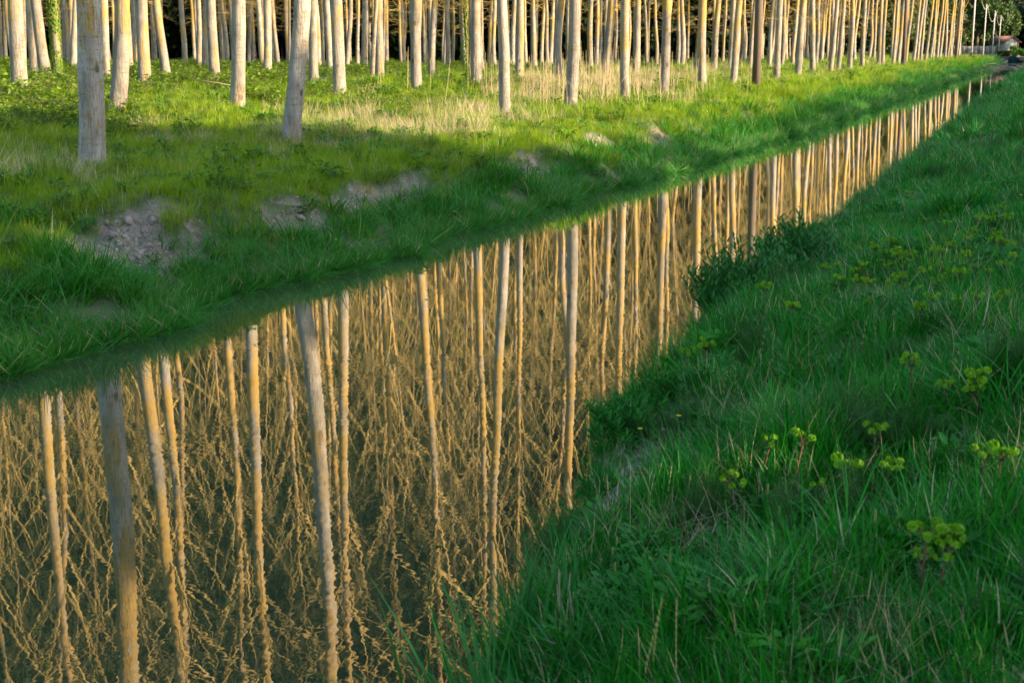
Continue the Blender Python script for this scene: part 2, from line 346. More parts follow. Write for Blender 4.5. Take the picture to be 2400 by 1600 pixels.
M_BRICK = plain("brick_pier", (.22, .12, .09), (.30, .17, .13), 6)
M_DARKWOOD = plain("dark_wood", (.03, .022, .018), (.06, .045, .035), 6)
M_WHITE = plain("white_sheet", (.70, .70, .72), (.8, .8, .82), 2, .6)
M_BLUE = plain("blue_tarp", (.03, .14, .20), (.05, .2, .28), 3, .5)
M_TRUNKDARK = plain("dark_trunk_bark", (.06, .045, .03), (.12, .09, .06), 5)
M_DRYLEAF = plain("dry_leaf", (.24, .19, .15), (.42, .35, .28), 12, .8, bump=.5)

# ---------------------------------------------------------------- the ground sheet and the canal
def grow(a, b, d0, g):
    o = [a]; d = d0
    while o[-1] < b: o.append(o[-1]+d); d *= g
    return o
us = np.array(sorted(set(np.round(np.concatenate([-np.array(grow(0, 90, .6, 1.25))[1:], np.arange(0, 16, .12), np.array(grow(16, 2600, .14, 1.012))]), 4))))
vs = np.array(sorted(set(np.round(np.concatenate([-np.array(grow(0, 500, .3, 1.3))[1:], np.arange(0, 3.8, .08), np.arange(3.8, 6.0, .25), np.arange(6.0, 12, .10), np.array(grow(12, 1500, .16, 1.055))]), 4))))
U, V = np.meshgrid(us, vs, indexing='ij'); H = ground_h(U, V)
nU, nV = U.shape
idx = np.arange(nU*nV).reshape(nU, nV)
F = np.stack([idx[:-1, :-1], idx[:-1, 1:], idx[1:, 1:], idx[1:, :-1]], -1).reshape(-1, 4)
gm = mesh('ground', np.stack([-V, U, H], -1).reshape(-1, 3), F, [M_GROUND], smooth=True)
if gm.polygons[0].normal.z < 0: gm.flip_normals()
at = gm.attributes.new('dirt', 'FLOAT', 'POINT'); dm = dirt(U, V)
edge = np.maximum(sm(.35, .05, H)*sm(-.3, .0, H)*.8, dm)
at.data.foreach_set('value', edge.ravel().astype(np.float32))
tag(obj('ground', gm), kind='structure')
wy = list(np.linspace(-60, 345, 200)); W = MB()
W.add([p for y in wy for p in ((-12.5, y, 0), (-0.6, y, 0))], [(2*i, 2*i+1, 2*i+3, 2*i+2) for i in range(len(wy)-1)])
tag(obj('canal_water', W.build('canal_water', [M_WATER])), kind='structure')

# ---------------------------------------------------------------- poplars
TH = 23.0
def trunk_path(rnd, bend, amp):
    a = [rnd.uniform(0, 6.28) for _ in range(4)]
    def f(h):
        t = h/TH
        x = bend*(1-math.exp(-h/2.8))+amp*math.sin(h*.45+a[0])-amp*math.sin(a[0])+amp*.35*math.sin(h*1.3+a[1])-amp*.35*math.sin(a[1])
        y = amp*math.sin(h*.4+a[2])-amp*math.sin(a[2])
        return np.array([x, y, h])
    return f
def trunk_mesh(rnd, path, R0, hi=False, bm=None):
    n = 20 if hi else 12
    hs = [-.3, -.05, .08, .25, .5, .9]+[1.4+i*.7 for i in range(int((TH-1.4)/.7))]+[TH]
    if hi: hs = sorted(set([-.3]+[round(i*.12, 3) for i in range(28)]+[3.4+i*.5 for i in range(int((TH-3.4)/.5))]+[TH]))
    rad = []
    for h in hs:
        t = max(h, 0)/TH; r = R0*(1-.14*min(t*3.3, 1))*(1-t**1.5)**.85
        rad.append(max(r+R0*.22*math.exp(-max(h, 0)/.28), .012))
    b = MB(); k = len(hs); v = []; ph = [rnd.uniform(0, 6.28) for _ in range(5)]
    for i, h in enumerate(hs):
        c = path(max(h, 0)); c[2] = h
        for j in range(n):
            a = 2*math.pi*j/n
            rr = rad[i]*(1+.035*math.sin(2*a+ph[0]+h*.3)+.03*math.sin(3*a+ph[1]+h*.9)+.02*math.sin(h*5.1+ph[2]+a)+(.03*math.sin(5*a+ph[3])*math.exp(-max(h, 0)/.25)))
            if hi: rr *= 1+.012*math.sin(11*a+ph[4]+2*math.sin(h*2.2))*math.exp(-h/5)
            v.append((c[0]+rr*math.cos(a), c[1]+rr*math.sin(a), h))
    f = [(i*n+j, i*n+(j+1) % n, (i+1)*n+(j+1) % n, (i+1)*n+j) for i in range(k-1) for j in range(n)]
    b.add(v, f); return b.build('trunk', [bm or M_BARK], True)
def crown_mesh(rnd, path, R0, low=False, start=7.5, leaves=700):
    b = MB(); N = 22; tips = []
    for i in range(N):
        h = start+(TH-.8-start)*((i+rnd.random())/N)
        az = i*2.399+rnd.uniform(-.5, .5); L = 1.15*(.35+.65*math.sin(math.pi*min(1, (TH-h)/(TH-start)*.75+.12)))*rnd.uniform(2.6, 5.2)
        lift = rnd.uniform(.6, 1.15); p = path(h); p[2] = h; r0 = (.012+.008*L)*rnd.uniform(.8, 1.25)
        pts = [p]; d = np.array([math.cos(az)*math.cos(lift), math.sin(az)*math.cos(lift), math.sin(lift)])
        for s_ in range(6):
            d = d+np.array([rnd.uniform(-.13, .13), rnd.uniform(-.13, .13), .07+rnd.uniform(-.06, .06)]); d /= np.linalg.norm(d)
            pts.append(pts[-1]+d*L/6)
        b.tube(pts, [r0*(1-.13*q) for q in range(7)], 5, cap=False)
        for q in range(5):
            t = rnd.uniform(.15, 1)*5.99; k = int(t); c = pts[k]+(pts[k+1]-pts[k])*(t-k)
            sd2 = np.array([rnd.gauss(0, 1), rnd.gauss(0, 1), rnd.uniform(0, .9)]); e = d*.7+sd2/np.linalg.norm(sd2)*.8; e /= np.linalg.norm(e)
            l2 = L*rnd.uniform(.22, .45); tp = [c]
            for s_ in range(3):
                e = e+np.array([rnd.uniform(-.2, .2), rnd.uniform(-.2, .2), rnd.uniform(-.08, .22)]); e /= np.linalg.norm(e); tp.append(tp[-1]+e*l2/3)
            b.tube(tp, [.012, .010, .008, .005], 3, 2, cap=False)
            for s_ in range(3):
                c2 = tp[1+s_ % 3]; e2 = e+np.array([rnd.gauss(0, .6), rnd.gauss(0, .6), rnd.uniform(-.2, .6)]); e2 /= np.linalg.norm(e2); l3 = rnd.uniform(.25, .6)
                b.tube([c2, c2+e2*l3*.5+np.array([0, 0, rnd.uniform(-.05, .05)]), c2+e2*l3], [.006, .005, .004], 3, 2, cap=False); tips.append(c2+e2*l3)
    if low:
        for i in range(16):
            h = rnd.uniform(3.0, start); az = rnd.uniform(0, 6.28); p = path(h); p[2] = h; L = rnd.uniform(.8, 2.0)
            e = np.array([math.cos(az), math.sin(az), rnd.uniform(-.3, .5)]); tp = [p]
            for s_ in range(4): e = e+np.array([rnd.uniform(-.3, .3), rnd.uniform(-.3, .3), rnd.uniform(-.25, .15)]); e /= np.linalg.norm(e); tp.append(tp[-1]+e*L/4)
            b.tube(tp, [.012, .010, .008, .006, .004], 3, cap=False)
            for s_ in range(3):
                c2 = tp[1+s_]; e2 = e+np.array([rnd.gauss(0, .7), rnd.gauss(0, .7), rnd.gauss(0, .4)]); b.tube([c2, c2+e2*.25, c2+e2*.5], [.006, .005, .004], 3, cap=False)
    g = np.random.RandomState(rnd.randrange(10**6)); T_ = np.array(tips)
    P = T_[g.randint(0, len(T_), leaves)]+g.randn(leaves, 3)*.22
    b.leaves(P, g.randn(leaves, 3), g.randn(leaves, 3), g.uniform(.07, .12, leaves), g.uniform(.05, .08, leaves), 1)
    return b.build('crown', [M_TWIG, M_BUD, M_TWIGDARK])
VAR = []
for k in range(9):
    rnd = random.Random(50+k); pth = trunk_path(rnd, [0, .12, -.1, .2, 0, -.18, .08, .25, -.05][k], [.05, .08, .12, .06, .10, .16, .09, .05, .13][k])
    VAR.append((trunk_mesh(rnd, pth, .185), crown_mesh(rnd, pth, .185, low=(k >= 4), leaves=700 if k < 4 else 900, start=8.5 if k < 4 else 6.5)))
def hero(seed, bend, amp, R0=.19, start=8.0, bm=None):
    rnd = random.Random(seed); pth = trunk_path(rnd, bend, amp); return (trunk_mesh(rnd, pth, R0, True, bm), crown_mesh(rnd, pth, R0, start=start))
HERO = [hero(201, .10, .04, .195, 8.2, M_BARK_OLD), hero(202, .42, .05, .175, 8.5, M_BARK_FISS), hero(203, -.12, .06, .15, 7.8), hero(204, .55, .06, .185, 7.6)]

TREES = []   # (u, v, radius scale, lean right, variant, rowclass)
trnd = random.Random(11)
hand = {}
def tree(u, v, rs=1.0, lean=0.0, var=None, row=0, label=None, hs=1.0, group=None):
    z = float(ground_h(u, v))
    # lean is measured across the picture: rotate about the camera's view axis, flattened
    o = thing('poplar_tree', (-v, u, z-.05), None, 'tree', group)
    fx = math.sin(-YAW); fy = math.cos(-YAW)  # camera forward on the ground: (-sin yaw, cos yaw)
    ax = Vector((-math.sin(YAW), math.cos(YAW), 0))
    back = trnd.uniform(-.012, .012)
    q = Matrix.Rotation(lean, 4, ax)@Matrix.Rotation(back, 4, 'X')@Matrix.Rotation(YAW if isinstance(var, tuple) else trnd.uniform(0, 6.28), 4, 'Z')
    o.rotation_euler = q.to_euler()
    t, c = var if isinstance(var, tuple) else VAR[trnd.randrange(9) if var is None else var]
    a = obj('trunk', t, o); b = obj('crown', c, o)
    a.scale = (rs, rs, hs); b.scale = ((rs+1)/2, (rs+1)/2, hs)
    TREES.append((o, row, u, v)); 
    if label: o['label'] = label
    return o
V1, V2, V3 = 13.4, 19.4, 25.4
r1 = [(215, .008, HERO[0], 1.0, "nearest poplar, blue-grey bark patched with ochre lichen, standing in shaded grass"),
      (680, .0, HERO[1], 1.0, "blue-grey fissured poplar leaning right, its foot at the edge of the shade"),
      (1183, -.012, HERO[2], 1.0, "slim lone front poplar, foot in bright grass between the leaning blue-grey trunk and the reeds"),
      (1337, .008, None, 1.05, "stout pale poplar rising from the dry reeds"),
      (1464, .0, None, .84, "slim pale poplar with its foot among the last dry reeds"),
      (1556, -.005, None, .92, "pale front-row poplar just right of the dry reeds"),
      (1645, .004, None, 1.0, "cream front-row poplar, the second one left of the big brown pole"),
      (1717, .02, None, .9, "lichen-speckled front-row poplar next left of the big brown pole"),
      (1821, .03, None, 1.0, "front-row poplar next right of the big brown pole, leaning slightly right"),
      (1869, .012, None, 1.05, "lichen-speckled front-row poplar, second to the right of the big brown pole"),
      (1906, -.02, None, 1.0, "ochre-stained front-row poplar leaning slightly left, third right of the big brown pole")]
for px, ln, va, rs, lb in r1: tree(at_v(px, V1), V1, rs, ln, va or (0 if px < 1700 else 4), 1, lb, group="front row of poplars along the canal")
u = at_v(1906, V1)+5.6
while u < 238:
    if abs(u-118) > 2.3: tree(u+trnd.uniform(-.5, .5), V1+trnd.uniform(-.25, .25), trnd.uniform(.85, 1.12), trnd.uniform(.0, .05), None, 11, group="front row of poplars along the canal")
    u += 5.7
r2 = [(270, -.005, HERO[3], 1.0, "sunlit poplar leaning right just behind the nearest lichened one"),
      (556, .0, None, 1.03, "straight cream poplar in the second row, midway between the two blue-grey trunks"),
      (796, -.02, None, 1.0, "thick cream poplar leaning left, second to the right of the leaning blue-grey trunk"),
      (975, .028, None, 1.0, "cream poplar leaning right with a bare reed stalk in front of its foot"),
      (1117, .02, None, 1.0, "cream second-row poplar next left of the slim lone front trunk"),
      (1216, .0, None, .85, "slim poplar next right of the slim lone front trunk, a row behind")]
for px, ln, va, rs, lb in r2: tree(at_v(px, V2), V2, rs, ln+.035*(1200-px)/1200, va if va else 0, 2, lb, group="second row of poplars")
u = at_v(1216, V2)+5.6
while u < 225:
    tree(u+trnd.uniform(-.5, .5), V2+trnd.uniform(-.3, .3), trnd.uniform(.85, 1.1), trnd.uniform(-.01, .05), None, 12, group="second row of poplars"); u += 5.7
r3 = [(47, .0, None, 1.1, "thick cream poplar near the left edge of the picture"),
      (340, .0, None, 1.05, "straight cream poplar standing behind, right of the sunlit leaning trunk"),
      (505, -.01, None, .95, "third-row poplar next left of the straight cream trunk midway along"),
      (735, .03, None, .9, "pale poplar appearing just right of the leaning blue-grey trunk")]
for px, ln, va, rs, lb in r3: tree(at_v(px, V3), V3, rs, ln+.03*(1200-px)/1200, 0, 3, lb, group="third row of poplars")
tree(at_v(110, 31.4), 31.4, 1.05, -.05, None, 3, "poplar leaning left between the left edge and the lichened trunk", group="inner poplars of the plantation")
u = at_v(735, V3)+5.6
while u < 205:
    tree(u+trnd.uniform(-.5, .5), V3+trnd.uniform(-.3, .3), trnd.uniform(.8, 1.05), trnd.uniform(-.02, .05), None, 13, group="third row of poplars"); u += 5.7
# thin dark leaning young tree
y_ = hit(872, 182, .1); tree(y_[1], -y_[0], .5, .10, 3, 3, "thin dark leaning sapling trunk between the two pale leaning poplars", hs=.6, group="inner poplars of the plantation")
v = 31.4; k = 4
while k < 17 and len(TREES) < 288:
    u = 1.19*v-1+trnd.uniform(0, 4); top = 175 if k < 7 else 140
    while u < top and len(TREES) < 292:
        if not (abs(u-at_v(110, 31.4)) < 3 and k == 4) and trnd.random() > .03 and abs(1200+3404*((.3497*u-.9369*v)/(.9369*u+.3497*v))-418) > 22:
            tree(u+trnd.uniform(-.7, .7), v+trnd.uniform(-.5, .5), trnd.uniform(.72, 1.05), trnd.uniform(-.04, .05), None, 20+k, group="inner poplars of the plantation")
        u += 5.7
    v += 6.0 if k < 7 else 4.7; k += 1
print("TREES", len(TREES), k)
# labels of the unlabelled poplars: counted between neighbours one can find
LM = [(-200, "the left edge"), (215, "the lichened nearest trunk"), (680, "the leaning blue-grey trunk"), (1183, "the slim lone front trunk"), (1464, "the last reed-side trunk"), (1775, "the big brown pole"), (2119, "the black-footed brown pole"), (2243, "the last brown pole"), (2300, "")]
ORD = ["first", "second", "third", "fourth", "fifth", "sixth", "seventh", "eighth", "ninth", "tenth", "eleventh", "twelfth", "thirteenth", "fourteenth", "fifteenth", "sixteenth", "seventeenth", "eighteenth", "nineteenth", "twentieth"]
pend = {}
for o, row, u, v in TREES:
    if 'label' in o: continue
    px = float(to_px(-v, u, 1.5)[0]); seg = max(i for i, (x, _) in enumerate(LM) if x <= max(px, -199))
    seg = min(seg, len(LM)-2); pend.setdefault((row if row < 20 else 20+min((row-20)//3, 4), seg), []).append((px, o))
ROWN = {11: "front-row", 12: "second-row", 13: "third-row", 21: "dim inner-row", 22: "slender deep-wood", 23: "thin shadowy far-in", 24: "faint hindmost"}
for (row, seg), L in pend.items():
    L.sort(key=lambda q: q[0])
    for i, (px, o) in enumerate(L):
        rn = ROWN.get(row, "faint hindmost")
        if i < 20: o['label'] = f"{ORD[i]} {rn} poplar trunk right of {LM[seg][1]}"
        else: o['label'] = f"{ORD[len(L)-i-1] if len(L)-i-1 < 20 else 'a middle'} {rn} poplar trunk left of {LM[seg+1][1] or 'the wire poles'}"

# ---------------------------------------------------------------- scatter: points carrying plants
def scatter(name, pts, coll, label, cat, kind='stuff'):
    """pts: x y z rotx roty rotz sx sz idx"""
    pts = np.asarray(pts, np.float32); me = bpy.data.meshes.new(name); n = len(pts)
    me.vertices.add(n); me.vertices.foreach_set('co', pts[:, :3].ravel())
    a = me.attributes.new('rot', 'FLOAT_VECTOR', 'POINT'); a.data.foreach_set('vector', np.ascontiguousarray(pts[:, 3:6]).ravel())
    s3 = np.stack([pts[:, 6], pts[:, 6], pts[:, 7]], 1); a = me.attributes.new('scl', 'FLOAT_VECTOR', 'POINT'); a.data.foreach_set('vector', np.ascontiguousarray(s3, np.float32).ravel())
    a = me.attributes.new('idx', 'INT', 'POINT'); a.data.foreach_set('value', pts[:, 8].astype(np.int32))
    o = obj(name, me); g = bpy.data.node_groups.new(name, 'GeometryNodeTree')
    g.interface.new_socket('Geometry', in_out='INPUT', socket_type='NodeSocketGeometry'); g.interface.new_socket('Geometry', in_out='OUTPUT', socket_type='NodeSocketGeometry')
    N = g.nodes; gi = N.new('NodeGroupInput'); go = N.new('NodeGroupOutput'); ip = N.new('GeometryNodeInstanceOnPoints'); ci = N.new('GeometryNodeCollectionInfo')
    ci.inputs[0].default_value = coll; ci.inputs[1].default_value = True; ci.inputs[2].default_value = True
    def na(nm, ty):
        q = N.new('GeometryNodeInputNamedAttribute'); q.data_type = ty; q.inputs[0].default_value = nm; return q.outputs[0]
    g.links.new(gi.outputs[0], ip.inputs['Points']); g.links.new(ci.outputs[0], ip.inputs['Instance']); ip.inputs['Pick Instance'].default_value = True
    g.links.new(na('idx', 'INT'), ip.inputs['Instance Index']); e2 = N.new('FunctionNodeEulerToRotation'); g.links.new(na('rot', 'FLOAT_VECTOR'), e2.inputs[0]); g.links.new(e2.outputs[0], ip.inputs['Rotation'])
    g.links.new(na('scl', 'FLOAT_VECTOR'), ip.inputs['Scale']); g.links.new(ip.outputs[0], go.inputs[0])
    md = o.modifiers.new('scatter', 'NODES'); md.node_group = g
    tag(o, label, cat, kind=kind); return o
def library(name, meshes):
    c = bpy.data.collections.new(name)
    for i, me in enumerate(meshes):
        c.objects.link(bpy.data.objects.new(f"{name}.{i:03d}", me))
    return c
def tuft(seed, n, rad, L, wd, lean, curl, m, seg=4, dry=0, spread=1.0, mats=None):
    r_ = random.Random(seed); b = MB()
    for i in range(n):
        a = r_.uniform(0, 6.28); q = rad*math.sqrt(r_.random()); az = a+r_.gauss(0, .7)
        l_ = L*r_.uniform(.45, 1.15)
        b.blade((q*math.cos(a), q*math.sin(a), -.02), az, l_, wd*r_.uniform(.7, 1.3), abs(r_.gauss(lean, lean*.5)), r_.uniform(.3, 1)*curl, seg, 1 if r_.random() < dry else 0)
    return b.build('tuft', mats or [m, M_STRAW])
def weed(seed, n, L, w_, m, rise=.12):
    r_ = random.Random(seed); b = MB()
    for i in range(n):
        a = r_.uniform(0, 6.28); h = r_.random()*rise; q = r_.random()*.10
        b.leaf((q*math.cos(a), q*math.sin(a), h), (math.cos(a+r_.gauss(0, .5)), math.sin(a+r_.gauss(0, .5)), r_.uniform(-.1, .9)), (r_.gauss(0, .3), r_.gauss(0, .3), 1), L*r_.uniform(.6, 1.2), w_*r_.uniform(.7, 1.2))
    for i in range(5):
        a = r_.uniform(0, 6.28); b.tube([(0, 0, -.02), (.05*math.cos(a), .05*math.sin(a), rise)], [.003, .002], 3)
    return b.build('weed', [m])
def feathery(seed, h=.28):
    r_ = random.Random(seed); b = MB()
    for s_ in range(7):
        a = r_.uniform(0, 6.28); q = .10*math.sqrt(r_.random()); x, y = q*math.cos(a), q*math.sin(a); hh = h*r_.uniform(.6, 1.1)
        tx, ty = r_.gauss(0, .04), r_.gauss(0, .04)
        b.tube([(x, y, -.02), (x+tx, y+ty, hh)], [.002, .001], 3)
        for k in range(11):
            t = (k+1.5)/12
            for j in range(7):
                b.blade((x+tx*t, y+ty*t, hh*t), j*.9+k, .10*(1.15-t), .0022, 1.05, -.5, 2)
    return b.build('feathery', [M_FERN])
def straw_mat_tuft(seed, n, rad, L, flat=.9, wd=.0022):
    r_ = random.Random(seed); b = MB()
    for i in range(n):
        a = r_.uniform(0, 6.28); q = rad*math.sqrt(r_.random())
        b.blade((q*math.cos(a), q*math.sin(a), r_.uniform(-.01, .05)), r_.uniform(0, 6.28), L*r_.uniform(.4, 1.1), wd, abs(r_.gauss(flat, .35)), r_.uniform(-.5, .9), 4)
    return b.build('straw', [M_STRAW])
def bramble(seed, n=170, R_=.45):
    r_ = random.Random(seed); b = MB()
    for i in range(14):
        a = r_.uniform(0, 6.28); x, y, z = 0, 0, 0; p = [np.array([0, 0, -.05])]; d = np.array([math.cos(a)*.6, math.sin(a)*.6, 1.0])
        for k in range(5): d = d+np.array([r_.gauss(0, .25), r_.gauss(0, .25), -.28]); p.append(p[-1]+d/np.linalg.norm(d)*R_*.33)
        b.tube(p, .004, 3, 1, False)
        for k in range(n//14):
            c = p[1+r_.randrange(5)]+np.array([r_.gauss(0, .07), r_.gauss(0, .07), r_.gauss(0, .06)])
            b.leaf(c, (r_.gauss(0, 1), r_.gauss(0, 1), r_.gauss(.2, .5)), (r_.gauss(0, .5), r_.gauss(0, .5), 1), r_.uniform(.05, .10), r_.uniform(.035, .06))
    return b.build('bramble', [M_BUSH, M_TWIGDARK])
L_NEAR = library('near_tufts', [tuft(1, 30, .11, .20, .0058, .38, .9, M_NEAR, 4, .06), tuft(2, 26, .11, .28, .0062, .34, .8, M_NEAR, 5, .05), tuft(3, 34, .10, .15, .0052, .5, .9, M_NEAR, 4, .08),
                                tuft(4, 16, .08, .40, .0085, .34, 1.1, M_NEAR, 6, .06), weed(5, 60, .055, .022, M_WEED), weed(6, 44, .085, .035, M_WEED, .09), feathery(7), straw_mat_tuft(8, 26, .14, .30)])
L_FAR = library('far_tufts', [tuft(11, 34, .13, .20, .0075, .40, .8, M_GRASS, 3, .03), tuft(12, 30, .13, .28, .0080, .35, .9, M_GRASS, 3, .05), tuft(13, 40, .14, .15, .0070, .5, .6, M_GRASS, 3, .10),
                              tuft(14, 30, .13, .46, .0125, .45, 1.5, M_LUSH, 5, .05), tuft(15, 26, .12, .62, .0130, .5, 1.6, M_LUSH, 5, .06), weed(16, 46, .09, .04, M_WEEDF, .16), straw_mat_tuft(17, 40, .22, .42, .95, .005), straw_mat_tuft(18, 30, .16, .45, .45, .005), feathery(19, .30)])
L_BUSH = library('bush_clumps', [bramble(21), bramble(22), bramble(23, 120, .6), weed(24, 70, .13, .07, M_BUSH, .35)])

rng = np.random.RandomState(5)
def infrustum(x, y, z, mx=200, my=160):
    a, b, d = to_px(x, y, z); return (d > .5) & (a > -mx) & (a < 2400+mx) & (b < 1600+my) & (b > -my)
def sample(n, u0, u1, v0, v1, p=1.0):
    """points in the canal-aligned box, thinned with distance"""
    t = rng.rand(n); u = (u0**(1-p)+t*(u1**(1-p)-u0**(1-p)))**(1/(1-p)) if p != 1 else u0*(u1/u0)**t
    v = v0+rng.rand(n)*(v1-v0); return u, v
# --- near bank
def near_pts():
    u, v = sample(26000, 2.2, 130, -.4, 3.2, 1.0)
    e = near_edge(u)-v; h = ground_h(u, v); d = dirt(u, v)
    ok = (e > .02) & infrustum(-v, u, h) & (rng.rand(len(u)) > d*.93)
    u, v, h, e = u[ok], v[ok], h[ok], e[ok]; n = len(u)
    gap = noise(u, v, .55, 48)+.6*noise(u, v, 1.4, 49); kg = (gap > -.85) | (rng.rand(n) < .35); u, v, h, e, = u[kg], v[kg], h[kg], e[kg]; n = len(u)
    pick = noise(u, v, 1.3, 41)+.5*noise(u, v, .5, 42)+rng.randn(n)*.45
    idx = np.where(pick < -.7, 2, np.where(pick < .35, 0, np.where(pick < 1.05, 1, 3)))
    w1 = noise(u, v, 1.0, 43)+rng.randn(n)*.4; idx = np.where(w1 > 1.0, 4, idx); idx = np.where(w1 < -1.35, 5, idx)
    w2 = noise(u, v, .8, 44)+rng.randn(n)*.25; idx = np.where((w2 > 1.15) & (u > 4.5), 6, idx); idx = np.where(rng.rand(n) < .035+.10*(noise(u, v, .9, 46) > 1.0), 7, idx)
    g = 1+np.clip((u-9)/38, 0, 2.2); sc = rng.uniform(.75, 1.25, n)*(1+.22*noise(u, v, 1.1, 45)); sx = sc*g; sz = sc*(1+np.clip((u-12)/90, 0, .5))*(.85+.3*noise(u, v, .45, 47))
    rx = rng.randn(n)*.28; ry = rng.randn(n)*.28-sm(.5, .05, e)*.35
    return np.stack([-v, u, h, rx, ry, rng.uniform(0, 6.28, n), sx, sz, idx], 1)
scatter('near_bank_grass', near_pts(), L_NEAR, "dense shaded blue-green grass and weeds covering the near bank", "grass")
# --- far bank, from the waterline into the plantation
def far_pts():
    u, v = sample(50000, 8, 260, 6.3, 24, 1.0)
    vf = far_edge(u); e = v-vf; h = ground_h(u, v); d = dirt(u, v)
    keep = (e > .02) & infrustum(-v, u, h, 150, 120) & (rng.rand(len(u)) > d*.94)
    keep &= (v < 14+.35*u)
    keep &= (e > .5) | (noise(u, v, 1.3, 58)+.6*noise(u, v, .4, 59) > -.2)
    u, v, h, e = u[keep], v[keep], h[keep], e[keep]; n = len(u)
    pick = noise(u, v, 2.2, 51)+rng.randn(n)*.6
    idx = np.where(pick < -.6, 2, np.where(pick < .5, 0, 1))
    idx = np.where((rng.rand(n) < .05), 5, idx)
    lush = sm(1.5, .5, e)*.75+sm(.7, 1.4, noise(u, v, 1.6, 52))*sm(3.2, 1.4, e)*.7
    idx = np.where(rng.rand(n) < lush, np.where(rng.rand(n) < .6, 3, 4), idx)
    dry = sm(.35, 1.1, noise(u, v, 3.4, 53)+.5*noise(u, v, 1.0, 54))*sm(2.4, 4.2, e)*sm(20, 13, v)
    idx = np.where(rng.rand(n) < dry*.22, np.where(rng.rand(n) < .6, 6, 7), idx)
    px, py, _ = to_px(-v, u, h)
    reedy = sm(1100, 1250, px)*sm(1800, 1500, px)*sm(14, 16, v)*sm(22, 18, v); idx = np.where(rng.rand(n) < reedy*.18, 7, idx)
    band = sm(620, 760, px)*sm(1300, 1050, px)*sm(250, 270, py)*sm(345, 315, py); idx = np.where(rng.rand(n) < band*.16, np.where(rng.rand(n) < .5, 6, 7), idx)
    idx = np.where(rng.rand(n) < .02, 8, idx)
    g = 1+np.clip((u-14)/45, 0, 3); sc = rng.uniform(.7, 1.25, n); sx = sc*g; sz = sc*(1+np.clip((u-20)/120, 0, .7))*(1+.35*noise(u, v, 1.1, 57))
    sz = np.where((idx == 3) | (idx == 4), sz*.8, sz)
    rx = rng.randn(n)*.2; ry = rng.randn(n)*.2+sm(.6, .0, e)*.55
    return np.stack([-v, u, h, rx, ry, rng.uniform(-.6, .6, n)+np.where(e < .8, 0, rng.uniform(0, 6.28, n)), sx, sz, idx], 1)
scatter('far_bank_grass', far_pts(), L_FAR, "long green grass with straw patches on the far bank and among the front poplars", "grass")
# grass that trails on the water along the far edge
def trail_pts():
    u, v = sample(2600, 8, 150, 0, 1, 1.0)
    v = far_edge(u)-.05+rng.rand(len(u))**2*.45*-1+.1; h = np.maximum(ground_h(u, v), .01); k = infrustum(-v, u, h, 100, 100); u, v, h = u[k], v[k], h[k]; n = len(u)
    g = 1+np.clip((u-20)/60, 0, 1.5)
    return np.stack([-v, u, h, rng.randn(n)*.2, 1.15+rng.randn(n)*.16, rng.randn(n)*.5, rng.uniform(.45, .8, n)*g, rng.uniform(.3, .65, n), np.where(rng.rand(n) < .6, 3, 4)], 1)
scatter('trailing_grass', trail_pts(), L_FAR, "long green blades lying over the water along the far edge", "grass")
def wood_pts():
    u, v = sample(17000, 20, 240, 15, 110, 1.0); k = (v > 20+5*noise(u, v, 8, 61)-4*sm(700, 0, to_px(-v, u, 1.5)[0])) & (v < 1.0*u+8)
    u, v = u[k], v[k]; h = ground_h(u, v); k = infrustum(-v, u, h, 120, 120); u, v, h = u[k], v[k], h[k]; n = len(u)
    nn = noise(u, v, 5, 62)+.6*noise(u, v, 1.8, 63)
    sc = rng.uniform(.5, 1.0, n)*(1+.4*nn)*(1+np.clip((u-40)/160, 0, .8)); sc = np.clip(sc, .3, 2)
    fl = 1-.55*sm(45, 90, u)
    return np.stack([-v, u, h, rng.randn(n)*.1, rng.randn(n)*.1, rng.uniform(0, 6.28, n), sc*1.2, sc*fl, rng.randint(0, 4, n)], 1)
scatter('undergrowth', wood_pts(), L_BUSH, "low green brambles and saplings covering the plantation floor", "undergrowth")
def clod(seed):
    r_ = random.Random(seed); b = MB(); n, m_ = 7, 5; V_ = [(math.sin((j+.5)/m_*math.pi)*math.cos(6.283*i/n)*r_.uniform(.45, 1.4), math.sin((j+.5)/m_*math.pi)*math.sin(6.283*i/n)*r_.uniform(.7, 1.3), math.cos((j+.5)/m_*math.pi)*r_.uniform(.5, .9)) for i in range(n) for j in range(m_)]
    b.add(V_, [(i*m_+j, i*m_+j+1, ((i+1) % n)*m_+j+1, ((i+1) % n)*m_+j) for i in range(n) for j in range(m_-1)]+[tuple(i*m_ for i in range(n)), tuple(i*m_+m_-1 for i in range(n))[::-1]]); return b.build('clod', [M_DRYLEAF])
L_CLOD = library('clods', [clod(i) for i in range(4)])
pts = []
for (pu, pv, ru, rv) in PATCH:
    n = int(1100*ru*rv/max(1, pu/22.))+25; u = pu+rng.randn(n)*ru*.5; v = pv+rng.randn(n)*rv*.5; k = dirt(u, v) > .3; u, v = u[k], v[k]; n = len(u)
    sz_ = rng.gamma(1.6, .007, n)*(1 if pu > 12 else .6)+.004; pts.append(np.stack([-v, u, ground_h(u, v), rng.randn(n), rng.randn(n), rng.uniform(0, 6.28, n), sz_, sz_, rng.randint(0, 4, n)], 1))
scatter('soil_clods', np.concatenate(pts), L_CLOD, "loose crumbs and clods of bare grey earth on the banks", "soil")
bits = library('bits', [(lambda b: (b.leaf((0, 0, 0), (1, .2, .02), (0, 0, 1), .03, .012), b.build('leaf', [M_STRAW]))[-1])(MB()), (lambda b: (b.leaf((0, 0, 0), (1, 0, .05), (0, 0, 1), .10, .006), b.build('blade', [M_GRASS]))[-1])(MB())])
